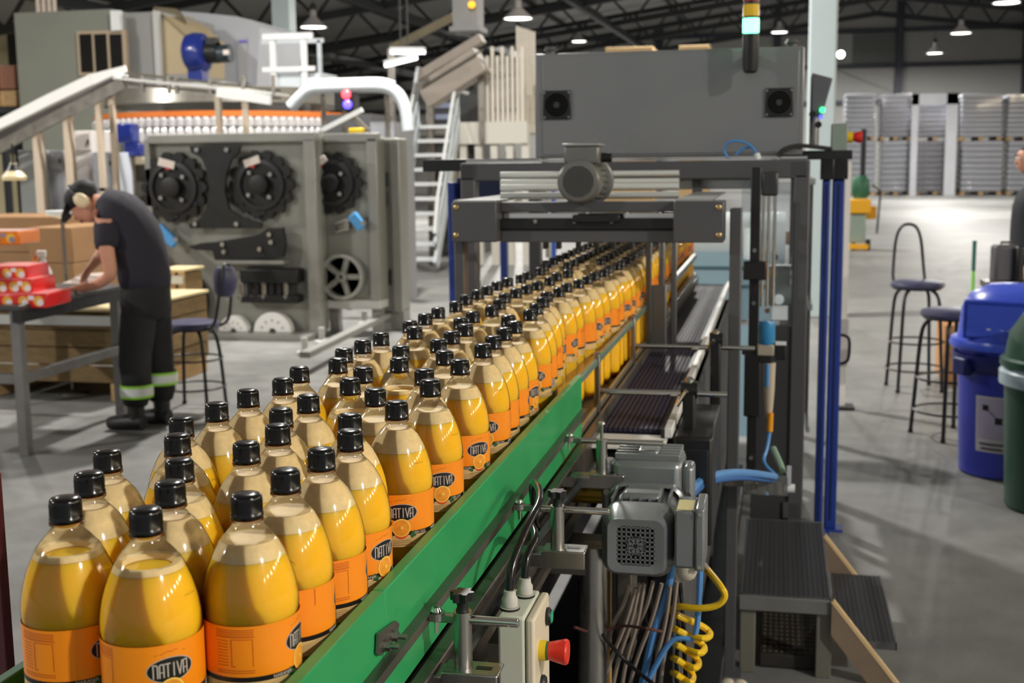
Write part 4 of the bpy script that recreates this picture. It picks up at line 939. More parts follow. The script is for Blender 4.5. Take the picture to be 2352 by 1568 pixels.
# ------------------------------------------------------------------ grated step platform
t = thing('step_platform', 'grey grated step platform with a lower tread and timber stringers', 'steps', (.05, 4.3, 0))
gal = mat('galvanised', (112, 113, 116), .38, .7, .2, 25)
def grating(name, x0, x1, y0, y1, z, pitch, th, parent, m_):
    fr_ = MB()
    for a, b, c, d in ((x0, x1, y0, y0+.006), (x0, x1, y1-.006, y1), (x0, x0+.006, y0, y1), (x1-.006, x1, y0, y1)): fr_.bb(a, b, c, d, z-th, z)
    o = fr_.build(name, m_, parent, smooth=0)
    n = int(round((x1-x0)/pitch))
    b0 = None
    for i in range(1, n):
        x = x0+(x1-x0)*i/n
        if b0 is None: b0 = MB().bb(x-.0017, x+.0017, y0+.006, y1-.006, z-th, z-.001).build('bearing_bar', m_, o, smooth=0); xb = x
        else: c = b0.copy(); COL.objects.link(c); c.location.x += x-xb
    n = int(round((y1-y0)/pitch)); b0 = None
    for i in range(1, n):
        y = y0+(y1-y0)*i/n
        if b0 is None: b0 = MB().bb(x0+.006, x1-.006, y-.0019, y+.0019, z-th*.7, z+.0002).build('cross_bar', m_, o, smooth=0); yb = y
        else: c = b0.copy(); COL.objects.link(c); c.location.y += y-yb
    return o
PZ = .272
grating('deck_grating', -.095, .195, 3.93, 4.80, PZ, .0165, .022, t, gal)
MB().bb(-.098, .2, 3.915, 3.93, PZ-.05, PZ-.002).build('front_beam', mat('deck_beam_grey', (120, 120, 118), .42, .2, .1, 12), t, bevel=.002)
MB().bb(-.098, .2, 4.80, 4.815, PZ-.05, PZ-.002).build('rear_beam', MATS['deck_beam_grey'], t, bevel=.002)
for x in (-.098, .185): MB().bb(x, x+.015, 3.93, 4.80, PZ-.05, PZ-.024).build('side_beam', MATS['deck_beam_grey'], t)
for x in (-.095, .15):
    for y in (3.93, 4.75): MB().bb(x, x+.05, y, y+.05, 0, PZ-.05).build('leg', mat('leg_olive_grey', (118, 116, 104), .45, .2, .1, 12), t, bevel=.003)
grating('tread_grating', .225, .405, 3.93, 4.60, .135, .0165, .022, t, gal)
side = mat('brown_board_side', (128, 110, 92), .7, 0, .2, 5); edge = mat('lit_timber_edge', (222, 190, 142), .6, 0, .12, 9)  # brown board sides; top edges painted paler as the lit edge
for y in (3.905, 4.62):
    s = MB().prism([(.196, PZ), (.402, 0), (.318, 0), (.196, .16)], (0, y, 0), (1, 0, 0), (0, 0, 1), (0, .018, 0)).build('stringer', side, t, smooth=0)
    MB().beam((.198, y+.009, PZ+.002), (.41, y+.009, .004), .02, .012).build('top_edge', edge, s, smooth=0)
t = thing('floor_mat_block', 'dark perforated floor block under the step platform', 'block', (.0, 4.3, 0))
gp_ = MB().bb(-.03, .17, 3.98, 4.62, .003, .05).build('body', mat('block_brown_black', (42, 38, 34), .6, 0, .2, 20), t, bevel=.004)
for i in range(9):
    for j in range(12): pass
hm_ = MB()
for i in range(10):
    for j in range(16): hm_.bb(-.018+i*.019, -.010+i*.019, 4.0+j*.038, 4.012+j*.038, .05, .052)
hm_.build('studs', mat('stud_tan', (96, 84, 70), .6), t, smooth=0, kind='stuff')

# ------------------------------------------------------------------ people
skin_m = mat('skin', (206, 150, 124), .5, 0, .06, 30, sss=.1)
def skin_mesh(name, m_, parent, verts, edges, radii, root=0, sub=2):
    me = bpy.data.meshes.new(name); o_ = woff(parent)
    me.from_pydata([Vector(v)-o_ for v in verts], edges, [])
    o = bpy.data.objects.new(name, me); COL.objects.link(o); o.parent = parent
    md = o.modifiers.new('skin', 'SKIN'); md.use_smooth_shade = True
    me.skin_vertices.new() if not me.skin_vertices else None
    for i, r in enumerate(radii):
        sv = me.skin_vertices[0].data[i]; sv.radius = (r if isinstance(r, tuple) else (r, r)); sv.use_root = (i == root)
    s = o.modifiers.new('sub', 'SUBSURF'); s.levels = sub; s.render_levels = sub
    dg = bpy.context.evaluated_depsgraph_get(); ev = o.evaluated_get(dg)
    me2 = bpy.data.meshes.new_from_object(ev); me2.name = name
    o.modifiers.clear(); o.data = me2; me2.materials.clear(); me2.materials.append(m_)
    for p in me2.polygons: p.use_smooth = True
    return o
def chain(verts, edges, radii, start, pts):
    prev = start
    for p, r in pts:
        verts.append(Vector(p)); radii.append(r); i = len(verts)-1
        if prev is not None: edges.append((prev, i))
        prev = i
    return prev
def hand(verts, edges, radii, wrist_i, d, up, side, sc=1., curl=.35):
    "palm and five fingers grown from the wrist; d along the hand, side towards the thumb"
    d = Vector(d).normalized(); up = Vector(up); up = (up-d*up.dot(d)).normalized(); side = Vector(side); side = (side-d*side.dot(d)-up*side.dot(up)).normalized()
    w0 = verts[wrist_i]
    palm = chain(verts, edges, radii, wrist_i, [(w0+d*.045*sc, (.036*sc, .016*sc)), (w0+d*.085*sc, (.038*sc, .014*sc))])
    for k, (o_, L) in enumerate(((.028, .068), (.009, .078), (-.010, .072), (-.028, .056))):
        b = w0+d*.092*sc+side*o_*sc
        chain(verts, edges, radii, palm, [(b, .0095*sc), (b+(d*.6-up*curl*.5)*L*.55*sc, .0088*sc), (b+(d*.85-up*curl*1.2)*L*sc, .0078*sc), (b+(d*.8-up*curl*2.2)*L*1.2*sc, .0066*sc)])
    b = w0+d*.03*sc+side*.034*sc
    chain(verts, edges, radii, wrist_i, [(b, .011*sc), (b+(d*.6+side*.6-up*.2)*.035*sc, .010*sc), (b+(d*.9+side*.5-up*.35)*.06*sc, .008*sc)])
def head(t, c, fwd, up, hair=None, sc=1.):
    "separate face details on a head of radius about .1: returns frame"
    f = Vector(fwd).normalized(); u = Vector(up); u = (u-f*u.dot(f)).normalized(); s = f.cross(u)
    M3 = Matrix((s, f, u)).transposed()
    P = lambda x, y, z: Vector(c)+(s*x+f*y+u*z)*sc
    for sx in (-1, 1):
        e = MB().sphere(P(sx*.032, .084, .012), .012*sc, 10).build('eye', mat('eye_white', (226, 222, 216), .3), t)
        MB().sphere(P(sx*.032, .0945, .012), .0055*sc, 8).build('iris', mat('iris_dark', (40, 28, 22), .3), e)
        MB().tube([P(sx*.016, .096, .034), P(sx*.034, .094, .038), P(sx*.05, .084, .032)], .004*sc, 6).build('eyebrow', mat('brow_dark', (40, 30, 26), .8), t)
        MB().sphere(P(sx*.079, .0, -.005), .03*sc, 10, (.35, .6, 1.), M3).build('ear', skin_m, t)
    MB().tube([P(-.024, .087, -.055), P(0, .094, -.053), P(.024, .087, -.055)], [.003*sc, .006*sc, .003*sc], 6).build('mouth', mat('lip_tone', (170, 96, 86), .5), t)
    return P, M3
def body_head(v, e, r, neck, c, fwd, up, sc=1.):
    f = Vector(fwd).normalized(); u = Vector(up); u = (u-f*u.dot(f)).normalized()
    i = chain(v, e, r, neck, [(Vector(c)+(u*-.085+f*-.01)*sc, (.055*sc, .055*sc)), (Vector(c)+(u*-.035+f*.012)*sc, (.072*sc, .078*sc)), (Vector(c)+(u*.03)*sc, (.076*sc, .092*sc)), (Vector(c)+(u*.085-f*.005)*sc, (.062*sc, .076*sc))])
    chain(v, e, r, i-2, [(Vector(c)+(f*.088+u*-.012)*sc, .014*sc), (Vector(c)+(f*.108+u*-.022)*sc, .011*sc)])
    chain(v, e, r, i-2, [(Vector(c)+(f*.07+u*-.085)*sc, (.03*sc, .024*sc))])
navy = mat('navy_work_cloth', (38, 36, 48), .85, 0, .15, 30)
trouser = mat('black_work_trousers', (24, 24, 27), .85, 0, .15, 30)
boot = mat('black_boot', (20, 20, 21), .5)
# worker bending over the table: faces -X, seen from the side
def wp(px, py, dy=0.): return at(px, py, 7.15+dy)
wt = thing('person', 'person in navy shirt, black cap and cream ear defenders bending over the packing table', 'person', tuple(Vector((wp(330, 985).x, 7.15, 0))))
hipc = wp(333, 655); ank = wp(335, 965)
v = []; e = []; r = []
v.append(hipc); r.append((.095, .09))
for sy, kx, fx in ((-.095, 328, 330), (.095, 345, 356)):
    h = wp(332, 690, 0); h.y += sy
    k = wp(kx, 810); k.y += sy; a = wp(fx, 945); a.y += sy; a.z = .1
    i = chain(v, e, r, 0, [(h, .085), (h*.5+k*.5, .075), (k, .06), (k*.6+a*.4, .058), (a, .042)])
    chain(v, e, r, i, [(a+Vector((-.04, 0, -.05)), (.042, .038)), (a+Vector((-.16, 0, -.065)), (.042, .03))])
sp1 = wp(322, 590); sp2 = wp(298, 525); sh = wp(258, 478); nk = wp(228, 462)
it = chain(v, e, r, 0, [(sp1, (.12, .10)), (sp2, (.13, .10)), (sh, (.11, .085))])
hc = wp(196, 466); fw = Vector((-.62, -.22, -.75)); upv = Vector((-.72, 0, .70))
ni = chain(v, e, r, it, [(nk, .062)])
body_head(v, e, r, ni, hc, fw, upv, 1.18)
arms = ((-.2, [(278, 512), (288, 565), (300, 625), (262, 645), (222, 655)], (-.97, -.1, -.12)), (.2, [(258, 498), (216, 545), (190, 588), (178, 610), (168, 622)], (-.45, 0, -.9)))
for sy, pts, hd in arms:
    P = [wp(*p) for p in pts]
    for p, f_ in zip(P, (1, 1.15, 1.15, 1, .9)): p.y += sy*f_
    wi = chain(v, e, r, it, [(P[0], .056), (P[1], .052), (P[2], .044), (P[3], .038), (P[4], (.030, .024))])
    hand(v, e, r, wi, hd, (-.2, 0, 1) if sy < 0 else (-.9, 0, .4), (0, 1 if sy < 0 else -1, 0), 1.0, .3)
skin_mesh('body', skin_m, wt, v, e, r)
# clothes over the body
def clothes(name, m_, parts, parent, sub=2):
    v = []; e = []; r = []; first = None
    for start, pts in parts:
        i = chain(v, e, r, start, pts)
    return skin_mesh(name, m_, parent, v, e, r, 0, sub)
def oval_loft(mb, rings, n=24):
    "rings of (centre, direction along the limb, half width, half depth)"
    out = []
    for c, d, a, b in rings:
        d = Vector(d).normalized(); dep = Vector((0, 1, 0)); dep = (dep-d*dep.dot(d)).normalized(); wv = dep.cross(d)
        out.append([Vector(c)+wv*a*math.cos(2*PI*k/n)+dep*b*math.sin(2*PI*k/n) for k in range(n)])
    vs = [p for g in out for p in g]; fs = [(i*n+k, i*n+(k+1) % n, (i+1)*n+(k+1) % n, (i+1)*n+k) for i in range(len(out)-1) for k in range(n)]
    return mb.add(vs, fs+[tuple(range(n-1, -1, -1)), tuple(range((len(out)-1)*n, len(out)*n))])
def spine(pts):
    C = [p[0] for p in pts]; out = []
    for k, (c, a, b) in enumerate(pts): out.append((c, C[min(k+1, len(C)-1)]-C[max(k-1, 0)], a, b))
    return out
def cloth_wrinkle(o):
    md = o.modifiers.new('sub', 'SUBSURF'); md.levels = 1; md.render_levels = 1
    tx = bpy.data.textures.new('wrinkle', 'CLOUDS'); tx.noise_scale = .09
    dm = o.modifiers.new('wrinkle', 'DISPLACE'); dm.texture = tx; dm.strength = .022; dm.mid_level = .5
def sleeve_pts(q): return [(q[0]+(q[0]-q[1])*.22, .06, .06), (q[0], .088, .088), (q[0]*.55+q[1]*.45, .086, .086), (q[1]+(q[1]-q[0])*.12, .083, .083)]
SH = [[wp(*p)+Vector((0, sy*f_, 0)) for p, f_ in zip(pts, (.8, 1.1))] for sy, pts, hd in arms]
mb = MB(); oval_loft(mb, spine([(wp(334, 672), .158, .17), (wp(333, 640), .165, .178), (wp(327, 600), .170, .185), (wp(312, 556), .182, .195), (wp(290, 512), .176, .20), (wp(268, 480), .15, .185), (wp(246, 464), .10, .12), (wp(234, 458), .07, .08)]))
for q in SH: oval_loft(mb, spine(sleeve_pts(q)), 18)
shirt = mb.build('shirt', navy, wt, smooth=80); cloth_wrinkle(shirt)
mb = MB(); oval_loft(mb, spine([(wp(334, 625), .146, .156), (wp(335, 675), .160, .172), (wp(336, 715), .160, .18), (wp(336, 735), .13, .17)]))
for sy, kx, fx in ((-.095, 328, 330), (.095, 345, 356)):
    h = wp(334, 690); h.y += sy*.8; k = wp(kx, 800); k.y += sy; a = wp(fx, 935); a.y += sy; a.z = .13
    oval_loft(mb, spine([(h, .13, .10), (h*.5+k*.5, .118, .10), (k, .104, .095), (k*.5+a*.5, .097, .092), (a, .092, .09)]), 20)
tr_ = mb.build('trousers', trouser, wt, smooth=80); cloth_wrinkle(tr_)
for sy, kx, fx in ((-.095, 328, 330), (.095, 345, 356)):
    a = wp(fx, 945); a.y += sy
    p = wp(331, 890) if sy < 0 else wp(354, 872); p.y = 7.15+sy
    for z0, z1, m_ in ((-.042, .042, 'lime_band'), (-.026, .026, 'silver_band')):
        mm = MATS.get(m_) or mat(m_, {'lime_band': (150, 214, 60), 'silver_band': (214, 218, 214)}[m_], .4)
        rr = .105 if m_ == 'lime_band' else .1065
        MB().lathe([(rr, p.z+z0), (rr, p.z+z1)], (p.x, p.y, 0), 24, close=False).build('reflective_band', mm, tr_)
    MB().tube([(a.x+.05, a.y, .055), (a.x-.02, a.y, .06), (a.x-.12, a.y, .05), (a.x-.2, a.y, .042)], [.05, .056, .052, .036], 12, 1).lathe([(.05, .06), (.056, .16), (.056, .24)], (a.x, a.y, 0), 16).build('boot', boot, wt)
P3, M3 = head(wt, hc, fw, upv, sc=1.18)
MB().sphere(P3(0, -.012, .045), .115, 18, (.86, 1.06, .78), M3).build('cap', mat('black_cap_cloth', (20, 22, 27), .7), wt)
br = MB(); q = [P3(x, y, z) for x, y, z in ((-.07, .06, .05), (-.055, .125, .03), (-.02, .16, .022), (.02, .16, .022), (.055, .125, .03), (.07, .06, .05))]
up_ = M3 @ Vector((0, 0, 1)); br.add(q+[p+up_*.008 for p in q], [tuple(range(5, -1, -1)), tuple(range(6, 12))]+[(k, (k+1) % 6, 6+(k+1) % 6, 6+k) for k in range(6)]).build('cap_peak', MATS['black_cap_cloth'], wt)
for sx in (-1, 1):
    MB().sphere(P3(sx*.093, -.01, -.012), .058, 16, (.42, .75, 1.), M3).build('ear_defender', mat('cream_ear_cup', (224, 208, 170), .4), wt)
MB().tube([P3(-.1, -.01, .02), P3(-.09, -.015, .09), P3(0, -.018, .136), P3(.09, -.015, .09), P3(.1, -.01, .02)], .007, 8, 2).build('head_band', black, wt)
# ------------------------------------------------------------------ packing table and what stands on it
TZ = .9
tb = thing('packing_table', 'steel framed packing table with a dark top where the person works', 'table', (-5.0, 7.2, 0))
c0 = atz(48, 700, TZ); c1 = atz(272, 655, TZ)          # near corner, far corner of the viewer-side edge
dv = (c1-c0).normalized(); nv = Vector((-dv.y, dv.x, 0))
if nv.x > 0: nv = -nv
L = (c1-c0).length; Wd = 1.15
def tq(a, b, z): return c0+dv*a+nv*b+Vector((0, 0, z-TZ))
def slab(mb, a0, a1, b0, b1, z0, z1):
    vs = [tq(a, b, z) for z in (z0, z1) for a, b in ((a0, b0), (a1, b0), (a1, b1), (a0, b1))]
    return mb.add(vs, [(3, 2, 1, 0), (4, 5, 6, 7), (0, 1, 5, 4), (1, 2, 6, 5), (2, 3, 7, 6), (3, 0, 4, 7)])
slab(MB(), -.05, L+.1, -.02, Wd, TZ-.03, TZ).build('top', mat('dark_table_top', (70, 66, 66), .35, .1, .15, 5), tb, bevel=.004)
slab(MB(), -.05, L+.1, -.025, .03, TZ-.10, TZ-.03).build('edge_beam', black, tb)
slab(MB(), -.05, L+.1, Wd-.05, Wd, TZ-.09, TZ-.03).build('edge_beam', frame_steel, tb)
for a, b in ((0, 0), (L, 0), (0, Wd-.06), (L, Wd-.06)):
    slab(MB(), a-.03, a+.03, b, b+.06, 0, TZ-.03).build('leg', mat('table_leg_steel', (126, 124, 122), .4, .5, .15, 8), tb, bevel=.003)
slab(MB(), .03, L-.03, .0, .05, .43, .49).build('stretcher', MATS['table_leg_steel'], tb, bevel=.003)
slab(MB(), -.02, .03, .05, Wd-.05, .43, .49).build('stretcher', MATS['table_leg_steel'], tb, bevel=.003)
slab(MB(), L*.3, L, Wd-.3, Wd, TZ, TZ+.01).build('white_strip', mat('white_strip', (225, 226, 224), .4), tb)
for b in (.6, Wd-.08): slab(MB(), .0, .04, b, b+.04, TZ, TZ+.42).build('shelf_post', MATS['table_leg_steel'], tb)
# upper shelf
us = tb
z1 = TZ+.36
slab(MB(), -.25, .42, .42, 1.3, z1-.03, z1).build('upper_shelf', mat('slate_shelf', (66, 68, 76), .4), us, bevel=.004)
# shrink packs in bold red and orange
def tray(name, label, px, py, y, w_, h, d, base, spots, group, rz=.15):
    p = at(px, py, y)
    t = thing(name, label, 'pack', (p.x, y, p.z), group)
    R = RZ(rz)
    MB().box(p+Vector((0, 0, h/2)), (w_, d, h), R).build('carton', base, t, bevel=.008)
    MB().box(p+Vector((0, 0, h+.001)), (w_*.97, d*.97, .003), R).build('film_top', mat('pinkish_film', (232, 150, 150), .3) if spots == 'w' else mat('pale_film', (216, 172, 160), .3), t)
    m1, m2 = (mat('print_white', (236, 224, 224), .5), mat('print_gold', (236, 170, 60), .5)) if spots == 'w' else (mat('print_grey', (150, 136, 150), .5), mat('print_yellow', (240, 190, 60), .5))
    for k in (-.3, .02, .33):
        q = p+R @ Vector((k*w_, -d/2-.001, h*.5))
        n_ = R @ Vector((0, -1, 0)); MB().lathe([(.001, 0), (h*.36, 0), (h*.36, .0015), (.001, .0015)], q, 16, n_, close=False).build('round_print', m2, t)
        MB().lathe([(.001, .0016), (h*.24, .0016), (h*.24, .0025), (.001, .0025)], q+R @ Vector((.01, 0, -.01)), 12, n_, close=False).build('print_heart', m1, t)
    q = p+R @ Vector((.18*w_, -d/2-.002, h*.72)); MB().box(q, (w_*.12, .002, h*.3), R).build('print_block', m1, t)
    return t
redp = mat('pack_red', (226, 34, 36), .3, coat=.4); orp = mat('pack_orange', (240, 130, 18), .3, coat=.4)
y0 = 6.55
tray('red_pack', 'red printed pack at the bottom of the stack on the table corner', 82, 700, y0, .30, .085, .34, redp, 'w', 'red packs stacked on the table')
tray('red_pack', 'red printed pack in the middle of the stack on the table corner', 60, 668, y0+.02, .235, .085, .32, redp, 'w', 'red packs stacked on the table')
tray('red_pack', 'red printed pack on top of the stack on the table corner', 42, 637, y0+.04, .26, .08, .30, redp, 'w', 'red packs stacked on the table')
tray('orange_pack', 'orange printed pack lying alone on the upper table shelf', 14, 559, 7.0, .32, .085, .3, orp, 'o', None)
t = thing('spray_bottle', 'white spray bottle with orange trigger standing behind the red packs', 'bottle', tuple(at(100, 650, 7.3)))
p = at(103, 650, 7.3); p.z = TZ
MB().lathe([(.045, 0), (.05, .02), (.05, .10), (.03, .15), (.016, .18), (.016, .2)], p, 18).build('body', white, t)
MB().box(p+Vector((-.01, 0, .225)), (.06, .03, .045)).build('spray_head', mat('spray_white', (232, 234, 232), .4), t, bevel=.006)
MB().box(p+Vector((-.055, 0, .20)), (.02, .018, .075), RY(.5)).build('trigger', mat('trigger_orange', (238, 120, 30), .4), t, bevel=.004)
t = thing('paper_sheets', 'loose pile of printed sheets the person is sorting on the table', 'paper', tuple(atz(190, 648, TZ)))
for k in range(5):
    p = atz(170+k*12, 650-k*3, TZ); MB().box(p+Vector((0, .1, .004+.003*k)), (.2, .3, .002), RZ(.3+.2*k)).build('sheet', mat('sheet_tan_%d' % (k % 2), ((176, 160, 150), (120, 106, 104))[k % 2], .6), t)
# round lamp arm / white tray on the post behind
t = thing('white_dish', 'white dish on a thin stand behind the table', 'dish', tuple(at(140, 500, 8.2)))
p = at(143, 502, 8.2)
MB().lathe([(.02, 0), (.11, .03), (.12, .06), (.11, .06), (.02, .02)], p, 22).build('dish', white, t)
MB().cyl((p.x, p.y, 0), (p.x, p.y, p.z+.01), .015, 10).build('stand', frame_steel, t)
MB().lathe([(.12, 0), (.12, .015), (.02, .03)], (p.x, p.y, 0), 18).build('foot', frame_steel, t)
# ------------------------------------------------------------------ wooden crates behind the table
crate_side = mat('crate_side_timber', (128, 104, 66), .7, 0, .3, 5, stretch=(2, 2, 9)); crate_top = mat('crate_top_ply', (206, 188, 146), .6, 0, .12, 3)
def crate(label, x0, x1, y0, y1, z1, group=None):
    t = thing('wooden_crate', label, 'crate', ((x0+x1)/2, (y0+y1)/2, 0), group)
    n = 4; h = (z1-.14)/n
    for i in range(n):
        za = .13+h*i; o1 = .003*(i % 2)
        MB().bb(x0, x1, y0-o1, y0+.02, za+.004, za+h-.004).build('board', crate_side, t, bevel=.003)
        MB().bb(x0, x1, y1-.02, y1+o1, za+.004, za+h-.004).build('board', crate_side, t, bevel=.003)
        MB().bb(x0-o1, x0+.02, y0+.02, y1-.02, za+.004, za+h-.004).build('board', crate_side, t, bevel=.003)
        MB().bb(x1-.02, x1+o1, y0+.02, y1-.02, za+.004, za+h-.004).build('board', crate_side, t, bevel=.003)
    for x in (x0+.02, (x0+x1)/2, x1-.06): MB().bb(x, x+.08, y0-.022, y0-.003, .13, z1).build('batten', wood, t, bevel=.003)
    for x in (x0+.02, (x0+x1)/2-.05, x1-.12): MB().bb(x, x+.1, y0, y1, 0, .13).build('skid', wood, t)
    n = 3; d = (x1-x0+.04)/n
    for i in range(n): MB().bb(x0-.02+d*i+.004, x0-.02+d*(i+1)-.004, y0-.03, y1+.02, z1, z1+.022).build('lid_panel', crate_top, t, bevel=.003)
    MB().bb(x0-.02, x1+.02, y0-.045, y0-.03, z1-.1, z1-.03).build('steel_strap', mat('pale_strap', (190, 190, 186), .35, .6), t)
    return t
t = crate('long wooden crate with pale lid on the floor behind the packing table', -6.9, -4.62, 7.95, 9.3, .66)
MB().tube([at(232, 731, 9.0), at(236, 722, 9.0), at(266, 722, 9.0), at(270, 732, 9.0)], .008, 8).build('handle', black, t)
crate('small pale wooden crate behind the stool by the grey machine', at(372, 800, 9.4).x, at(428, 800, 9.4).x, 9.4, 9.75, .82)
for k, (px, w_, zt, y) in enumerate(((20, 1.2, 1.22, 10.9), (112, .45, 1.15, 10.2), (168, .6, 1.25, 11.2))):
    x = at(px, 500, y).x
    t = thing('cardboard_stack', ('wide brown carton pallet under the inclined conveyor', 'narrow brown carton behind the thin stand', 'brown carton pallet behind the person\'s head')[k], 'carton', (x, y, 0))
    for j in range(3):
        MB().bb(x-w_/2, x+w_/2, y, y+.9, .14+j*(zt-.14)/3+.004, .14+(j+1)*(zt-.14)/3).build('carton', brown_card, t, bevel=.008)
    for q in (-.4, 0, .4): MB().bb(x+q*w_-.05, x+q*w_+.05, y, y+.9, 0, .14).build('skid', wood, t)
# ------------------------------------------------------------------ stools
seat_m = mat('navy_seat_vinyl', (62, 62, 92), .4, 0, .1, 10); stool_m = mat('black_stool_tube', (26, 26, 28), .35)
def make_stool(label, backpad, SZ=.6):
    t = thing('bar_stool', label, 'stool')
    MB().lathe([(.13, SZ-.025), (.185, SZ-.02), (.195, SZ-.002), (.185, SZ+.018), (.14, SZ+.028), (.01, SZ+.03)], n=28).build('seat', seat_m, t)
    MB().lathe([(.17, SZ-.035), (.18, SZ-.02)], n=24).build('seat_pan', stool_m, t)
    for k in range(4):
        a = PI/4+k*PI/2; c, s = math.cos(a), math.sin(a)
        lg = MB().tube([(.10*c, .10*s, SZ-.03), (.16*c, .16*s, SZ-.06), (.185*c, .185*s, SZ-.14), (.205*c, .205*s, .3), (.225*c, .225*s, .008)], .0125, 10, 2).build('leg', stool_m, t)
        MB().cyl((.225*c, .225*s, 0), (.225*c, .225*s, .02), .016, 10).build('rubber_foot', rubber, lg)
    for z, rr in ((.36, .2), (.16, .212)):
        MB().tube([(rr*math.cos(2*PI*k/24), rr*math.sin(2*PI*k/24), z) for k in range(25)], .007, 8).build('foot_ring', stool_m, t)
    if backpad is not None:
        MB().tube([(-.10, .12, SZ-.03), (-.12, .22, SZ), (-.11, .25, SZ+.14), (-.095, .27, SZ+.32), (-.06, .275, SZ+.41), (0, .278, SZ+.43), (.06, .275, SZ+.41), (.095, .27, SZ+.32), (.11, .25, SZ+.14), (.12, .22, SZ), (.10, .12, SZ-.03)], .0115, 10, 2).build('back_frame', stool_m, t)
        if backpad: MB().tube([(0, .255, SZ+.2), (0, .26, SZ+.28), (0, .262, SZ+.4)], [.05, .09, .06], 14, 1).build('back_pad', seat_m, t)
    return t
s1 = make_stool('dark stool with navy seat and tall back standing beside the person', True)
p = atz(450, 938, 0); s1.location = (p.x, p.y, 0); s1.rotation_euler = (0, 0, math.radians(-88))

# ------------------------------------------------------------------ background machines on the far side
def fr_box(mb, px0, px1, py0, py1, y, d):
    a = at(px0, py0, y); b = at(px1, py1, y); c = at(px1, py0, y); e = at(px0, py1, y)
    return mb.bb((a.x+e.x)/2, (b.x+c.x)/2, y, y+d, (b.z+e.z)/2, (a.z+c.z)/2)
def floor_box(mb, px0, px1, py0, y, d, z0=0.):
    a = at(px0, py0, y); b = at(px1, py0, y); return mb.bb(a.x, b.x, y, y+d, z0, (a.z+b.z)/2)
olive = mat('olive_grey_steel', (150, 151, 143), .36, .3, .15, 2.5, stretch=(1, 1, .3)); olive_lt = mat('light_olive_steel', (152, 152, 147), .35, .4, .1, 3)
blackm = mat('black_iron', (27, 27, 28), .42, .2, .15, 10); ppt = mat('white_label_plate', (226, 214, 208), .4)
PY = 11.35
sw = thing('star_wheel_machine', 'large grey machine with black star wheels and pulleys on its open front', 'machine', (at(530, 500, PY).x, PY, 0))
def rod(mb, px, py, y, r, h=.05, n=12): p = at(px, py, y); return mb.cyl(p, p+Vector((0, -h, 0)), r, n)
a0 = at(338, 320, PY); a1 = at(722, 320, PY)
MB().bb(a0.x, a1.x, PY, PY+.25, .05, a0.z).build('housing', olive, sw, bevel=.01)
fr_box(MB(), 338, 724, 306, 327, PY-.10, .12).build('top_lip', olive_lt, sw, bevel=.006)
MB().bb(at(700, 400, PY-.08).x, at(726, 400, PY-.08).x, PY-.1, PY+.02, .0, a1.z).build('corner_post', olive_lt, sw, bevel=.006)
MB().bb(a0.x, a0.x+.06, PY-.08, PY, .0, a0.z).build('corner_post', olive_lt, sw, bevel=.006)
MB().bb(a0.x, a1.x, PY-.3, PY, .0, .06).build('base_sill', olive_lt, sw, bevel=.006)
def star_wheel(px, py, rpx, y, par, lab_dx, lab_rot, tilt=0):
    c = at(px, py, y); s = F_PX/((c-CAM).dot(FWD)); r = rpx/s
    n = 14*8; poly = []
    for i in range(n):
        a = 2*PI*i/n; k = .5+.5*math.cos(14*a); poly.append(((r*(.84+.16*k**.5))*math.cos(a), (r*(.84+.16*k**.5))*math.sin(a)))
    w_ = MB().prism(poly, (c.x, y-.06, c.z), (1, 0, 0), (0, 0, 1), (0, .05, 0)).build('star_wheel', blackm, par, smooth=30)
    MB().lathe([(r*.72, 0), (r*.72, .03), (r*.6, .035), (r*.58, .0)], (c.x, y-.06, c.z), 32, (0, -1, 0), close=False).build('ring', mat('graphite', (44, 44, 46), .4, .3), w_)
    MB().lathe([(r*.28, 0), (r*.28, .08), (r*.2, .09), (.01, .09)], (c.x, y-.06, c.z), 20, (0, -1, 0)).build('hub', mat('pitch_black', (10, 10, 11), .5), w_)
    for k in range(4):
        a = .7+k*PI/2; q = Vector((c.x+r*.45*math.cos(a), y-.06, c.z+r*.45*math.sin(a))); MB().cyl(q, q+Vector((0, -.05, 0)), r*.06, 10).build('bolt', steel, w_)
    for k in range(7):
        a = .3+k*2*PI/7; q = Vector((c.x+r*.8*math.cos(a), y-.06, c.z+r*.8*math.sin(a))); MB().cyl(q, q+Vector((0, -.02, 0)), r*.05, 8).build('pin', mat('graphite', (44, 44, 46), .4, .3), w_)
    q = Vector((c.x+lab_dx*r, y-.10, c.z+r*.66)); MB().box(q, (r*.5, .01, r*.22), RY(lab_rot)).build('label_plate', ppt, w_, bevel=.01)
    MB().box(q+Vector((.01, -.006, -r*.14)), (r*.09, .006, r*.06), RY(lab_rot)).build('red_mark', red, w_)
star_wheel(405, 430, 82, PY-.02, sw, -.12, .25); star_wheel(605, 424, 80, PY-.02, sw, -.2, -.3)
B = lambda L, y: [at(x, yy, y) for x, yy in L]
def plate(mb, pts, y, d=.05):
    P = B(pts, y); n = len(P); return mb.add(P+[p+Vector((0, -d, 0)) for p in P], [tuple(range(n)), tuple(range(2*n-1, n-1, -1))]+[(i, n+i, n+(i+1) % n, (i+1) % n) for i in range(n)])
br = plate(MB(), [(440, 335), (556, 335), (552, 350), (535, 366), (523, 400), (520, 440), (530, 480), (560, 500), (606, 512), (600, 524), (440, 524), (438, 514), (466, 500), (480, 470), (484, 430), (478, 390), (465, 362), (442, 350)], PY-.13, .04).build('hourglass_bracket', blackm, sw, smooth=0)
for px, py in ((454, 344), (522, 344), (450, 514), (545, 514)): rod(MB(), px, py, PY-.17, .022, .03).build('bolt', steel, br)
MB().cyl(at(500, 430, PY-.1), at(500, 430, PY), .06, 12).build('bracket_spacer', blackm, sw)
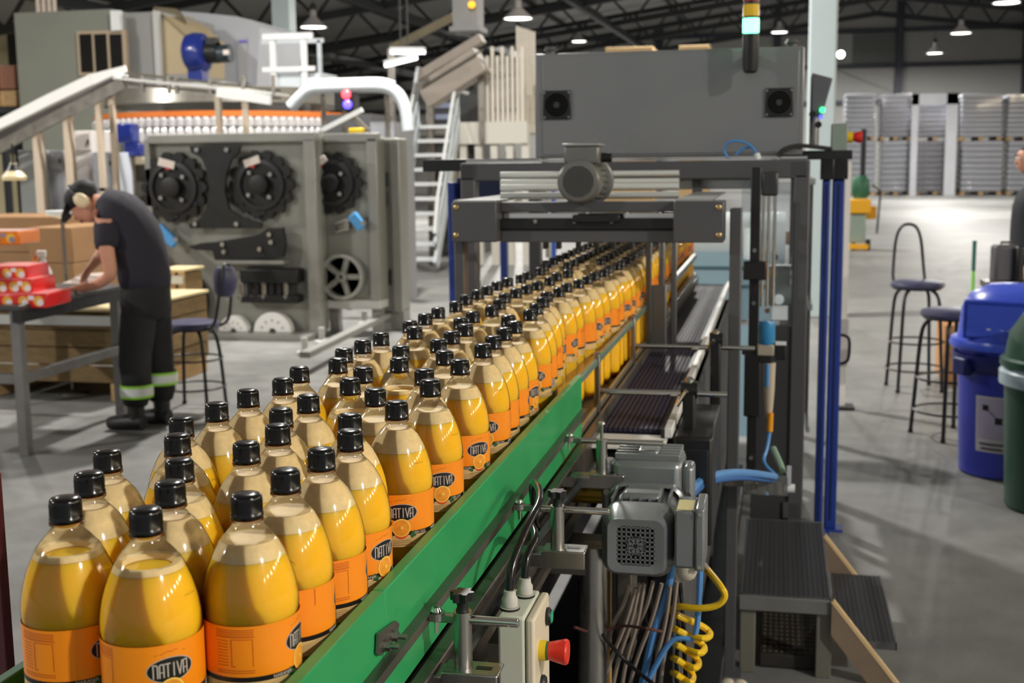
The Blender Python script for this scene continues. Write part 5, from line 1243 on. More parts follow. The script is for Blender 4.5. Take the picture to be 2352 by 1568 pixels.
arm = plate(MB(), [(500, 555), (600, 538), (620, 524), (654, 522), (660, 560), (654, 590), (500, 598), (494, 575), (455, 573), (438, 565), (470, 557)], PY-.13, .06).build('guide_arm', blackm, sw, smooth=0)
for px, py in ((513, 561), (516, 578), (620, 538), (624, 556), (598, 572)): rod(MB(), px, py, PY-.19, .022, .03).build('bolt', steel, arm)
MB().cyl(at(580, 565, PY-.1), at(580, 565, PY), .08, 12).build('arm_spacer', blackm, sw)
fr_box(MB(), 492, 652, 598, 606, PY-.2, .2).build('shelf', olive_lt, sw)
clampblue = mat('clamp_blue', (86, 160, 222), .35)
def blue_clamp(pts, y, par):
    P = B(pts, y); c = MB().beam(P[0]+Vector((0, -.12, 0)), P[1]+Vector((0, -.12, 0)), .07, .1).build('blue_clamp', clampblue, par, bevel=.01)
    m_ = P[0]*.5+P[1]*.5; MB().cyl(m_, m_+Vector((0, -.1, 0)), .03, 10).build('clamp_stem', steel, c)
    MB().cyl(P[1]+Vector((.02, -.1, .05)), P[1]+Vector((.02, -.16, .05)), .025, 10).build('clamp_bolt', steel, c)
blue_clamp([(378, 520), (417, 560)], PY-.02, sw)
def pulley(px, py, rpx, y, par, rim, inner, hubm):
    c = at(px, py, y); r = rpx/(F_PX/((c-CAM).dot(FWD)))
    w_ = MB().lathe([(r*.86, 0), (r, .0), (r, .10), (r*.86, .10), (r*.84, .02)], c, 40, (0, -1, 0), close=False).build('pulley_rim', rim, par)
    MB().lathe([(.01, .02), (r*.86, .02)], c, 40, (0, -1, 0)).build('pulley_disc', inner, w_)
    for k in range(5):
        a = k*2*PI/5; MB().beam(c+Vector((r*.2*math.cos(a), -.05, r*.2*math.sin(a))), c+Vector((r*.85*math.cos(a), -.05, r*.85*math.sin(a))), .05, .05).build('spoke', inner, w_)
    MB().lathe([(r*.24, 0), (r*.24, .1), (r*.1, .1), (r*.1, .05)], c, 24, (0, -1, 0)).build('hub', hubm, w_)
pulley(405, 690, 82, PY-.02, sw, blackm, olive, mat('tan_hub', (176, 160, 132), .4, .3))
gb_ = fr_box(MB(), 550, 682, 618, 650, PY-.2, .2).build('gear_box', blackm, sw, bevel=.01)
for k in range(8):
    p = at(556+k*17, 664, PY-.14); MB().lathe([(.04, -.1), (.045, -.06), (.03, -.05), (.03, .05), (.045, .06), (.04, .1)], p, 12, (0, 0, 1)).build('roller', blackm if k % 3 else steel, gb_)
fr_box(MB(), 552, 682, 678, 696, PY-.18, .18).build('gear_tray', blackm, gb_, bevel=.01)
for px, rp in ((536, 36), (626, 46)):
    c = at(px, 776, PY-.16); sc_ = F_PX/((c-CAM).dot(FWD)); r = rp/sc_; c.z = .062
    t = thing('white_disc', ('smaller white half disc on the machine sill, behind the stool', 'larger white half disc on the machine sill, beside the corner post')[px > 600], 'disc', (c.x, c.y, .062))
    poly = [(r*math.cos(PI*k/24), r*math.sin(PI*k/24)) for k in range(25)]+[(-r*.2*math.cos(PI*k/8), r*.2*math.sin(PI*k/8)) for k in range(9)]
    MB().prism(poly, c, (1, 0, 0), (0, 0, 1), (0, .1, 0)).build('half_disc', mat('white_machined_plastic', (234, 234, 232), .4), t, bevel=.006)
    for k in range(5):
        a = .4+k*.58; q = c+Vector((r*.6*math.cos(a), -.002, r*.6*math.sin(a))); MB().cyl(q+Vector((0, .01, 0)), q, r*.06, 8).build('hole_rim', mat('hole_grey', (150, 150, 148), .5), t)
# second and third panels set back
P2 = 11.62
s2 = thing('second_star_wheel_machine', 'set back grey machine panel with half hidden star wheel and round pulley', 'machine', (at(790, 500, P2).x, P2, 0))
b0 = at(722, 318, P2); b1 = at(866, 318, P2)
MB().bb(b0.x-.03, b1.x, P2, P2+.25, .33, b0.z).build('housing', olive, s2, bevel=.01)
MB().bb(b1.x-.09, b1.x+.01, P2-.06, P2, .35, b1.z).build('corner_post', olive_lt, s2, bevel=.006)
fr_box(MB(), 716, 868, 306, 326, P2-.06, .08).build('top_lip', olive_lt, s2, bevel=.006)
for x in (b0.x+.08, b1.x-.12): MB().bb(x, x+.1, P2+.05, P2+.15, 0, .35).build('leg', olive_lt, s2)
MB().bb(b0.x+.02, b1.x, P2-.05, P2+.24, .26, .35).build('base_beam', mat('pale_base_paint', (190, 190, 186), .45), s2, bevel=.01)
star_wheel(768, 420, 72, P2-.02, s2, -.35, -.6); blue_clamp([(818, 492), (842, 522)], P2-.02, s2)
pulley(791, 634, 52, P2-.02, s2, mat('pale_rim', (186, 188, 184), .3, .6), olive, olive_lt)
for k in range(3): plate(MB(), [(768, 512+k*7), (800, 500+k*9), (806, 508+k*9), (774, 522+k*7)], P2-.03, .04).build('guide_finger', steel, s2, smooth=0)
P3_ = 11.9
c0_ = at(866, 318, P3_); c1_ = at(914, 318, P3_)
MB().bb(c0_.x-.02, c1_.x, P3_, P3_+.3, .2, c0_.z).build('rear_housing', olive, s2, bevel=.01)
MB().bb(c1_.x-.07, c1_.x+.02, P3_-.05, P3_, .2, c1_.z).build('rear_post', olive_lt, s2, bevel=.006)
MB().bb(c0_.x, c1_.x, P3_+.05, P3_+.28, .0, .2).build('rear_foot', olive_lt, s2)
for px, py in ((876, 395), (876, 440), (884, 620)): fr_box(MB(), px, px+12, py, py+34, P3_-.04, .04).build('black_lever', blackm, s2)
t = thing('change_part_carrier', 'pale low carrier with levelling feet on the floor beside the grey machines', 'carrier', tuple(atz(860, 742, 0)))
for k, (px, py) in enumerate(((838, 748), (880, 735), (915, 716), (740, 790), (700, 815))):
    p = atz(px, py, 0); f = MB().lathe([(.07, .0), (.075, .03), (.03, .05), (.03, .16)], p, 16).build('levelling_foot', mat('pale_base_paint', (190, 190, 186), .45), t)
p0, p1, p2_ = atz(700, 815, .16), atz(838, 748, .16), atz(925, 705, .16)
MB().beam(p0, p1, .09, .05).build('rail', mat('dull_carrier', (138, 138, 134), .5), t); MB().beam(p1, p2_, .09, .05).build('rail', MATS['dull_carrier'], t)
# ------------------------------------------------------------------ big cabinet, blower and white cover
sage = mat('sage_cabinet', (124, 127, 117), .5, 0, .06, 1); tan_p = mat('tan_panel', (186, 168, 134), .55, 0, .06, 1)
CY = 18.5
t = thing('tall_grey_cabinet', 'tall sage grey machine cabinet with three dark windows above the inclined conveyor', 'cabinet', (at(190, 200, CY).x, CY, 0))
ca, cb_ = at(32, 30, CY), at(352, 22, CY); rc = at(258, 26, CY)
MB().bb(ca.x, rc.x, CY, CY+2.2, 0, ca.z).build('front_wall', sage, t, smooth=0)
MB().bb(rc.x, cb_.x, CY+.25, CY+2.2, 0, cb_.z).build('recessed_wall', mat('grey_cabinet_wall', (146, 146, 144), .5), t, smooth=0)
MB().bb(cb_.x-.1, cb_.x, CY+.15, CY+.27, 1.6, cb_.z).build('edge_post', mat('pale_edge', (190, 190, 188), .4), t)
fr_box(MB(), 254, 275, 24, 70, CY-.12, .1).build('highlight_flap', white, t)  # white flap painting in the bright highlight on the cabinet corner
fw_ = fr_box(MB(), 178, 290, 70, 172, CY-.06, .08).build('window_frame', mat('tan_window_frame', (170, 152, 128), .5), t)
for x in (184, 218, 253): fr_box(MB(), x, x+28, 78, 166, CY-.07, .03).build('dark_pane', mat('dark_window', (20, 20, 21), .15), fw_)
P = [at(352, 18, CY+.3), at(395, 50, CY+.3), at(428, 80, CY+.3), at(430, 170, CY+.3), at(352, 170, CY+.3)]
MB().add(P+[p+Vector((0, 1.4, 0)) for p in P], [(0, 1, 2, 3, 4), (9, 8, 7, 6, 5)]+[(i, 5+i, 5+(i+1) % 5, (i+1) % 5) for i in range(5)]).build('tan_side_panel', tan_p, t, smooth=0)
P = [at(352, 15, CY+.25), at(405, 20, CY+.9), at(440, 82, CY+.9), at(428, 82, CY+.25)]
MB().add(P+[p+Vector((0, .2, -.05)) for p in P], [(0, 1, 2, 3), (7, 6, 5, 4)]+[(i, 4+i, 4+(i+1) % 4, (i+1) % 4) for i in range(4)]).build('sloping_roof', mat('drab_roof', (112, 102, 80), .6), t, smooth=0)
floor_box(MB(), 352, 430, 170, CY+.3, 1.3).build('lower_body', MATS['grey_cabinet_wall'], t, smooth=0)
for k, px in enumerate((88, 101, 114, 126)):
    a = at(px, 30, CY+.8); MB().cyl((a.x, CY+.8, a.z-.3), (a.x, CY+.8, 6.), .035, 10).build('riser_pipe', mat('pinkish_pipe', (206, 190, 178), .4), t)
WY = 21.
t = thing('white_machine_cover', 'big white curved machine cover with violet print behind the blue blower', 'machine', (at(505, 100, WY).x, WY, 0))
P = [at(415, 26, WY), at(470, 30, WY), at(545, 38, WY), at(585, 48, WY), at(597, 62, WY), at(592, 140, WY), at(588, 240, WY), at(445, 240, WY), at(430, 100, WY)]
n = len(P); MB().add(P+[p+Vector((0, 2, 0)) for p in P], [tuple(range(n)), tuple(range(2*n-1, n-1, -1))]+[(i, n+i, n+(i+1) % n, (i+1) % n) for i in range(n)]).build('cover', mat('cover_white', (200, 203, 212), .35, 0, .03, 1), t, smooth=25)
floor_box(MB(), 440, 590, 235, WY+.1, 1.8).build('base', mat('cover_grey', (168, 168, 166), .5), t, smooth=0)
fr_box(MB(), 545, 568, 85, 190, WY-.06, .06).build('seam_panel', mat('cover_shade', (196, 198, 204), .4), t)
vt = mat('violet_print', (128, 112, 226), .5); pm = MB()
for k in range(9): fr_box(pm, 430+k*6.2, 433.5+k*6.2, 60-3*(k % 3)+k, 80+k*.6-2*(k % 2), WY-.02-.03*k/9, .012)
pm.build('violet_lettering', vt, t, smooth=0, kind='stuff')
fr_box(MB(), 548, 566, 92, 98, WY-.08, .02).build('violet_tag', vt, t)
BYY = 17.7
t = thing('blue_blower', 'dark blue blower with black motor mounted above the conveyor', 'blower', tuple(at(452, 122, BYY)))
c = at(452, 122, BYY); dk_blue = mat('deep_gloss_blue', (24, 42, 122), .25, 0, coat=.4)
s_ = F_PX/((c-CAM).dot(FWD))
MB().lathe([(.06, -.16), (.2, -.15), (40/s_, -.1), (43/s_, 0), (40/s_, .12), (.2, .16), (.06, .17)], c, 28, (1, 0, .05)).build('scroll_casing', dk_blue, t)
MB().bb(c.x-.1, c.x+.12, c.y-.12, c.y+.12, c.z-.42, c.z-.15).build('outlet', dk_blue, t, bevel=.01)
MB().cyl(c+Vector((.15, 0, 0)), c+Vector((.34, 0, 0)), .15, 18).build('motor_flange', blackm, t)
MB().bb(c.x+.18, c.x+.34, c.y-.1, c.y+.05, c.z+.05, c.z+.2).build('terminal_box', blackm, t, bevel=.01)
m_ = MB().cyl(c+Vector((.34, 0, -.02)), c+Vector((.52, 0, -.02)), .125, 18).build('motor_body', mat('motor_slate', (48, 58, 64), .35, .3), t)
fr_box(MB(), 508, 518, 115, 125, BYY-.18, .05).build('motor_plate', ppt, m_)
MB().bb(c.x-.3, c.x+.5, c.y-.2, c.y+.3, c.z-.52, c.z-.42).build('mount', mat('pale_base_paint', (190, 190, 186), .45), t, bevel=.01)
MB().bb(c.x-.2, c.x+.3, c.y+.1, c.y+1.1, c.z-.52, c.z-.44).build('wall_bracket', frame_steel, t)
t.scale = (1.08,)*3
# ------------------------------------------------------------------ inclined conveyor at upper left
IY = 12.75
t = thing('inclined_conveyor', 'steel inclined conveyor with white side strip rising over the packing table', 'conveyor', (at(285, 180, IY).x, IY, 0))
stn = mat('conveyor_steel', (150, 144, 136), .3, .8, .15, 8)
def run_beam(name, pts, y, wd, ht, m_, par):
    P = B(pts, y); mbb = MB()
    for p, q in zip(P, P[1:]): mbb.beam(p, q, wd, ht)
    return mbb.build(name, m_, par, smooth=0)
for y in (IY, IY+.55):
    run_beam('side_frame', [(-120, 396), (0, 338), (150, 258), (285, 190)], y, .04, .13, stn, t)
    run_beam('gap_bar', [(-120, 382), (0, 322), (150, 243), (285, 177)], y, .03, .02, mat('dark_gap', (58, 56, 56), .5), t)  # dark bar drawn for the gap between white strip and beam
    run_beam('side_frame', [(285, 192), (645, 226)], y, .03, .03, mat('plain_dark_steel', (92, 88, 78), .4, .5), t)  # thin rails in a darker steel colour
    run_beam('guide_rail', [(288, 168), (645, 208)], y, .02, .03, mat('plain_dark_steel', (92, 88, 78), .4, .5), t)
run_beam('white_strip', [(-120, 340), (0, 286), (110, 230), (210, 183), (290, 163)], IY+.03, .03, .12, mat('white_strip', (225, 226, 224), .4), t)
P = B([(285, 182), (645, 217)], IY+.2); MB().beam(P[0], P[1], .5, .025).build('belt', mat('pale_belt', (206, 208, 206), .3), t)
P = B([(-120, 372), (0, 314), (285, 180)], IY+.2); mbb = MB(); mbb.beam(P[0], P[1], .5, .025); mbb.beam(P[1], P[2], .5, .025); mbb.build('belt', mat('grey_belt', (120, 116, 112), .4), t, smooth=0)
P = B([(500, 212), (622, 230)], IY-.05); MB().beam(P[0], P[1], .07, .10).build('bright_guard', mat('bright_guard_white', (238, 240, 240), .3), t)
for k, px in enumerate((330, 390, 408, 485, 560, 630)):
    p = at(px, 190, IY); MB().bb(p.x-.02, p.x+.02, IY-.04, IY-.01, p.z-.12, p.z+.08).build('rail_bracket', stn, t)
for px, py, y in ((78, 300, IY), (148, 262, IY), (88, 300, IY+.55), (157, 260, IY+.55), (222, 222, IY), (252, 205, IY+.55), (498, 222, IY), (560, 225, IY+.55)):
    p = at(px, py, y); MB().bb(p.x-.03, p.x+.03, y, y+.06, 0, p.z).build('leg', mat('cream_post', (206, 190, 170), .35, .3), t)
for z in (1.45,): MB().bb(at(222, 400, IY).x, at(252, 400, IY).x, IY, IY+.04, z-.02, z+.02).build('cross_brace', stn, t)
# ------------------------------------------------------------------ rotary filler with its row of valves
FYY = 14.3
t = thing('rotary_filler', 'rotary bottle filler with an orange ring and a row of bright steel valves', 'machine', (at(400, 300, FYY).x, FYY+1.7, 0))
cc = Vector((at(390, 270, FYY).x, FYY+1.7, 0)); R_ = 1.75
zt_ = at(390, 262, FYY).z
MB().lathe([(R_-.02, zt_-.035), (R_+.02, zt_-.035), (R_+.02, zt_+.035), (R_-.02, zt_+.035)], cc, 60, close=False).build('orange_ring', mat('orange_ring', (206, 112, 46), .4), t)
MB().lathe([(.2, zt_+.4), (R_-.15, zt_+.35), (R_-.1, zt_+.15)], cc, 48).build('filler_bowl', mat('bowl_steel', (150, 146, 138), .3, .7, .1, 3), t)
vm = mat('valve_steel', (224, 222, 224), .25, .5); v0 = None
for k in range(52):
    a = PI+PI*k/51; q = cc+Vector((R_*math.cos(a), R_*math.sin(a), 0))
    if v0 is None:
        v0 = MB().lathe([(.02, zt_-.36), (.05, zt_-.33), (.05, zt_-.2), (.035, zt_-.17), (.055, zt_-.15), (.055, zt_-.07), (.03, zt_-.04)], q, 10).build('filling_valve', vm, t); q0 = q
    else: c = v0.copy(); COL.objects.link(c); c.location += q-q0
MB().lathe([(R_+.06, zt_-.62), (R_+.06, zt_-.48), (R_-.1, zt_-.48)], cc, 48, close=False).build('cream_skirt', mat('cream_skirt', (206, 196, 172), .45), t)
MB().lathe([(R_-.25, .05), (R_-.25, zt_-.62)], cc, 40).build('carousel_base', mat('carousel_grey', (98, 98, 92), .5, .2, .2, 3), t)  # mid grey base, mottled at random
for k in range(9):
    a = PI+PI*(k+.5)/9; q = cc+Vector(((R_+.08)*math.cos(a), (R_+.08)*math.sin(a), 0)); MB().cyl((q.x, q.y, 0), (q.x, q.y, zt_-.5), .04, 10).build('guard_post', mat('cream_post', (206, 190, 170), .35, .3), t)
t = thing('blue_valve_motor', 'dark blue motor hanging under the filler ring by the first star wheel', 'motor', tuple(at(295, 300, 13.75)))
p = at(290, 310, 13.75)
MB().bb(p.x-.13, p.x+.07, 13.75, 13.95, p.z-.1, p.z+.14).build('casing', dk_blue, t, bevel=.02)
MB().bb(p.x-.05, p.x+.16, 13.75, 13.95, p.z-.26, p.z-.1).build('gear_case', dk_blue, t, bevel=.02)
MB().cyl((p.x, 13.85, 0), (p.x, 13.85, p.z-.2), .04, 10).build('stand', frame_steel, t)
for px0, px1, py0, y, c_, lab in ((40, 100, 345, 13.4, (172, 176, 176), 'pale grey machine box behind the thin stand post'), (108, 145, 345, 13.5, (150, 152, 158), 'grey electrical box between the conveyor posts'), (165, 210, 300, 13.6, (206, 200, 196), 'whitish machine box under the filler ring'), (210, 260, 350, 13.4, (196, 202, 214), 'pale bluish machine box under the filler ring')):
    t = thing('machine_box', lab, 'cabinet', (at((px0+px1)/2, 400, y).x, y, 0))
    floor_box(MB(), px0, px1, py0, y, .5).build('body', mat('mbox_%d' % px0, c_, .4, 0, .1, 2), t, bevel=.01)
    fr_box(MB(), px0+3, px1-3, py0+6, py0+45, y-.02, .02).build('door', mat('mbox_%d' % px0, c_, .4), t, bevel=.004)
    fr_box(MB(), px1-10, px1-7, py0+20, py0+30, y-.035, .02).build('latch', black, t)
t = thing('hanging_lamp_hood', 'small cream hood with dark top hanging at the photo edge under the conveyor', 'lamp', tuple(at(32, 395, 9.)))
p = at(32, 400, 9.)
MB().lathe([(.09, -.05), (.1, -.02), (.03, .06), (.03, .09)], p, 18).build('hood', mat('cream_hood', (216, 204, 170), .4), t)
MB().lathe([(.06, .03), (.02, .1)], p, 14).build('cap', black, t); MB().cyl(p+Vector((0, 0, .08)), (p.x, p.y, at(32, 330, 9.).z), .008, 6).build('stem', black, t)
# ------------------------------------------------------------------ white platform railing, chute, stairs
wgl = mat('bright_white_paint', (226, 229, 230), .4); wsh = mat('cool_white_paint', (202, 210, 216), .4)
RY_ = 17.6
t = thing('platform_railing', 'white railing and pale panel of a raised platform beside the white cover', 'railing', (at(670, 200, RY_).x, RY_, 0))
fr_box(MB(), 602, 716, 76, 90, RY_, .06).build('top_rail', wgl, t); fr_box(MB(), 602, 722, 153, 164, RY_, .05).build('mid_rail', wgl, t)
for px, m__ in ((626, wgl), (697, wgl)): fr_box(MB(), px-5, px+7, 80, 240, RY_+.02, .06).build('post', m__, t)
fr_box(MB(), 600, 742, 90, 100, RY_+.8, .05).build('rear_rail', wsh, t); fr_box(MB(), 730, 738, 92, 235, RY_+.8, .05).build('post', wsh, t)
fr_box(MB(), 630, 738, 168, 238, RY_+.1, .7).build('pale_panel', wsh, t, smooth=0); fr_box(MB(), 630, 720, 228, 240, RY_, .1).build('bottom_rail', wgl, t)
fr_box(MB(), 628, 742, 236, 244, RY_, .9).build('deck', wsh, t, smooth=0)
for px in (690, 718, 735): p = at(px, 242, RY_+.1); MB().bb(p.x-.04, p.x+.04, RY_+.1, RY_+.18, 0, p.z).build('leg', mat('cream_post', (206, 190, 170), .35, .3), t)
t = thing('white_chute', 'white curved air conveyor chute bending down beside the stairs', 'chute', tuple(at(820, 200, 13.8)))
P = B([(668, 246), (690, 222), (712, 203), (760, 201), (830, 199), (880, 198), (908, 208), (925, 232), (934, 262), (938, 300)], 13.8)
MB().tube(P, .075, 10, 2).build('channel', wsh, t); MB().tube([p+Vector((0, 0, .085)) for p in P[2:7]], .02, 8, 2).build('top_lip', wgl, t)
for px, py in ((738, 205), (885, 205)): p = at(px, py, 13.85); MB().cyl((p.x, 13.9, 0), (p.x, 13.9, p.z), .03, 10).build('support', stn, t)
t = thing('lamp_box', 'black box with a red and a blue lamp glowing below the white chute', 'signal light', tuple(at(790, 230, 13.5)))
fr_box(MB(), 768, 812, 212, 252, 13.5, .2).build('casing', blackm, t)
for px, py, nm, c_, e_ in ((796, 217, 'red_lamp_glow', (255, 60, 70), 5.), (799, 240, 'violet_lamp_glow', (96, 80, 240), 3.)):
    p = at(px, py, 13.5); MB().lathe([(.05, 0), (.05, .03), (.03, .05), (.005, .055)], p, 14, (0, -1, 0)).build('lamp', mat(nm, c_, .3, emit=e_), t)
p = at(790, 252, 13.6); MB().cyl((p.x, 13.6, 0), (p.x, 13.6, p.z), .03, 8).build('post', stn, t)
t = thing('diagonal_arm', 'white diagonal arm with yellow fitting above the second star wheel', 'arm', tuple(at(785, 280, 12.6)))
P = B([(738, 300), (832, 252)], 12.6); MB().beam(P[0], P[1], .04, .05).build('arm', wgl, t)
P = B([(805, 262), (845, 300)], 12.65); MB().beam(P[0], P[1], .05, .05).build('strut', stn, t)
fr_box(MB(), 800, 832, 294, 306, 12.55, .1).build('yellow_fitting', yellow, t, bevel=.01)
p_ = at(740, 300, 12.6); MB().bb(p_.x-.03, p_.x+.03, 12.58, 12.64, 0, p_.z).build('foot_post', stn, t)
t = thing('filler_hood', 'grey sheet hood between the white chute and the stairs', 'machine', (at(880, 270, 14.2).x, 14.2, 0))
floor_box(MB(), 850, 905, 280, 14.2, .8).build('body', mat('hood_grey', (150, 152, 158), .4, .2), t, smooth=0)
floor_box(MB(), 745, 852, 262, 14.4, .8).build('dark_body', mat('hood_dark', (76, 76, 78), .5), t, smooth=0)
# stairs
SY = 18.6
p0 = atz(905, 618, 0); x0_ = at(908, 600, SY).x; x1_ = at(1005, 600, SY).x
t = thing('white_stairs', 'white metal stairs with handrails climbing to the raised platform', 'stairs', ((x0_+x1_)/2, SY, 0))
NS, RISE, RUN = 10, .235, .15
for k in range(NS):
    MB().bb(x0_+.04, x1_-.04, SY+k*RUN, SY+k*RUN+.2, (k+1)*RISE-.06, (k+1)*RISE).build('tread', wgl, t, bevel=.004)
for x in (x0_, x1_):
    MB().beam((x, SY-.1, .12), (x, SY+NS*RUN, NS*RISE+.05), .05, .2).build('stringer', wsh, t)
    for o_, m__ in ((.95, wgl), (.55, wsh)):
        MB().tube([(x, SY-.15, .25+o_*.4), (x, SY+.05, .2+o_), (x, SY+NS*RUN, NS*RISE+o_), (x, SY+NS*RUN+.6, NS*RISE+o_)], .03, 8).build('handrail', m__, t)
    for k in (0, 3, 6, 9): MB().cyl((x, SY+k*RUN+.1, (k+.6)*RISE), (x, SY+k*RUN+.1, (k+1)*RISE+.95), .025, 8).build('baluster', wsh, t)
TZ_ = NS*RISE; ty0 = SY+NS*RUN
xp1 = at(1212, 300, ty0).x
t = thing('stair_platform', 'raised pale platform at the head of the stairs with upright guard slats', 'platform', ((x1_+xp1)/2, ty0, 0))
MB().bb(x0_-.1, xp1, ty0, ty0+2.2, TZ_-.14, TZ_).build('deck', mat('platform_pale', (206, 202, 192), .45), t, smooth=0)
MB().bb(x1_, xp1, ty0-.04, ty0, TZ_-.32, TZ_+.04).build('fascia', mat('platform_pale', (206, 202, 192), .45), t, smooth=0)
for k in range(5):
    x = x1_+.05+(xp1-x1_-.1)*k/4; MB().bb(x-.06, x+.06, ty0+.02, ty0+.14, 0, TZ_-.14).build('post', mat('platform_pale', (206, 202, 192), .45), t, smooth=0)
for x in (x0_, xp1-.1): MB().bb(x, x+.1, ty0+2.05, ty0+2.15, 0, TZ_-.14).build('post', mat('platform_pale', (206, 202, 192), .45), t, smooth=0)
slat_m = mat('cream_slat', (214, 206, 192), .45)
for k in range(8):
    a = at(1118+k*11.5, 128, ty0); MB().bb(a.x-.025, a.x+.025, ty0+.02, ty0+.06, TZ_, a.z+.15*(k % 2)).build('guard_slat', slat_m, t, smooth=0)
for k in range(6):
    a = at(1188+k*7.5, 60+k*2.5, ty0+1.2); MB().bb(a.x-.022, a.x+.022, ty0+1.2, ty0+1.24, TZ_, a.z).build('guard_slat', slat_m, t, smooth=0)
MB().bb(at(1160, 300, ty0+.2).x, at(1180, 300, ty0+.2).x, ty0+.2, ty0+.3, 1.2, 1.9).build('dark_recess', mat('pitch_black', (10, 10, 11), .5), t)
# sloping chute above the stairs, braces and tube lights
CYY = 20.
t = thing('sloping_chute', 'wide tan grey chute sloping up behind the stair handrails', 'chute', tuple(at(1045, 160, CYY)))
chm = mat('chute_tan_grey', (150, 140, 130), .5, .1, .1, 1.5)
P = B([(978, 222), (1108, 138)], CYY); MB().beam(P[0], P[1], .5, .42).build('trough', chm, t, smooth=0)
P = B([(960, 178), (1108, 88)], CYY+.3); MB().beam(P[0], P[1], .3, .14).build('upper_rail', chm, t, smooth=0)
P = B([(968, 200), (1108, 115)], CYY-.28); MB().beam(P[0], P[1], .04, .03).build('edge_strip', mat('plain_dark_steel', (92, 88, 78), .4, .5), t)
p = at(985, 240, CYY); MB().bb(p.x-.05, p.x+.05, CYY, CYY+.1, 0, p.z+.15).build('leg', stn, t); p = at(1104, 150, CYY); MB().bb(p.x-.05, p.x+.05, CYY, CYY+.1, TZ_-.3, p.z).build('leg', stn, t)
t = thing('thin_chute_brace', 'thin tan brace slanting up towards the hanging duct', 'brace', tuple(at(950, 90, 22)))
P = B([(898, 112), (1042, 38)], 22.); MB().beam(P[0], P[1], .1, .14).build('bar', mat('drab_tan', (126, 116, 92), .6), t)
MB().beam(P[0], (P[0].x, 22., 0), .1).build('prop', stn, t)
t = thing('hanging_duct', 'grey rectangular duct hanging from the roof above the chute', 'duct', tuple(at(1068, 70, 21.)))
a, b_ = at(1040, 72, 21.), at(1096, 72, 21.); MB().bb(a.x, b_.x, 21., 21.5, a.z, chord(a.x)+1.4).build('duct', mat('duct_grey', (140, 140, 140), .45, .2), t, smooth=0)
MB().bb(a.x-.05, b_.x+.05, 20.95, 21.55, a.z, a.z+.08).build('flange', mat('duct_grey', (140, 140, 140), .45, .2), t)
p = at(1084, 11, 20.9); MB().lathe([(.06, 0), (.06, .04), (.03, .07)], p, 14, (0, -1, 0)).build('amber_lamp', mat('amber_lamp_glow', (245, 180, 40), .3, emit=1.5), t)
for px0, px1, py, lab in ((898, 976, 120, 'bright white tube light above the stair handrail'), (884, 958, 151, 'shorter tube light below the bright one by the stairs')):
    a, b_ = at(px0, py, 19.), at(px1, py-(0 if py < 130 else 18), 19.)
    t = thing('tube_light', lab, 'lamp', tuple(a))
    MB().beam(a+Vector((0, 0, .05)), b_+Vector((0, 0, .05)), .12, .05).build('housing', white, t)
    MB().cyl(a, b_, .03, 10).build('tube', mat('tube_glow', (255, 250, 255), .3, emit=3. if py < 130 else 1.), t)
    m_ = (a+b_)/2; MB().cyl(m_+Vector((0, 0, .05)), (m_.x, m_.y, chord(m_.x)+1.5), .012, 6).build('hanger', lamp_body, t)
t = thing('dark_machine_block', 'dark machine block seen between the stairs and the white slats', 'machine', (at(1050, 260, 22).x, 22.2, 0))
floor_box(MB(), 985, 1100, 215, 22.4, 1.2).build('body', mat('charcoal_block', (58, 60, 62), .5), t, smooth=0)
for py in (236, 262): fr_box(MB(), 1000, 1045, py, py+12, 22.36, .03).build('screen', mat('pale_blue_screen', (150, 160, 190), .3), t)

t = thing('high_carton_stack', 'reddish brown cartons stacked on timber at the photo edge behind the grey cabinet', 'carton', (at(8, 200, 19.).x, 19., 0))
x0, x1 = at(-40, 200, 19.).x, at(36, 200, 19.).x; z1_, z2_, z3_ = at(8, 150, 19.).z, at(8, 205, 19.).z, at(8, 245, 19.).z
for z0, zt_, m_, nm in ((z2_, z1_, mat('reddish_carton', (150, 104, 84), .8, 0, .1, 3), 'carton'), (z3_, z2_-.02, wood, 'timber_tray')):
    for q in range(2): MB().bb(x0+(x1-x0)*q/2+.01, x0+(x1-x0)*(q+1)/2-.01, 19., 20., z0, zt_).build(nm, m_, t, bevel=.02)
MB().bb(x0, x1, 19., 20., z3_-.1, z3_-.01).build('rack_shelf', dark_steel, t)
for x in (x0, x1-.1): MB().bb(x, x+.1, 19.4, 19.5, 0, z3_-.1).build('rack_post', dark_steel, t)

# ------------------------------------------------------------------ open floor on the viewer's right
s2r = make_stool('tall stool with bare arched back tube standing alone on the floor', False, .78)
p = atz(2098, 893, 0); s2r.location = (p.x, p.y, 0); s2r.rotation_euler = (0, 0, math.radians(10))
s3 = make_stool('backless tall stool half hidden behind the blue bin', None, .76)
p = atz(2178, 1000, 0); s3.location = (p.x, p.y, 0); s3.rotation_euler = (0, 0, math.radians(30))
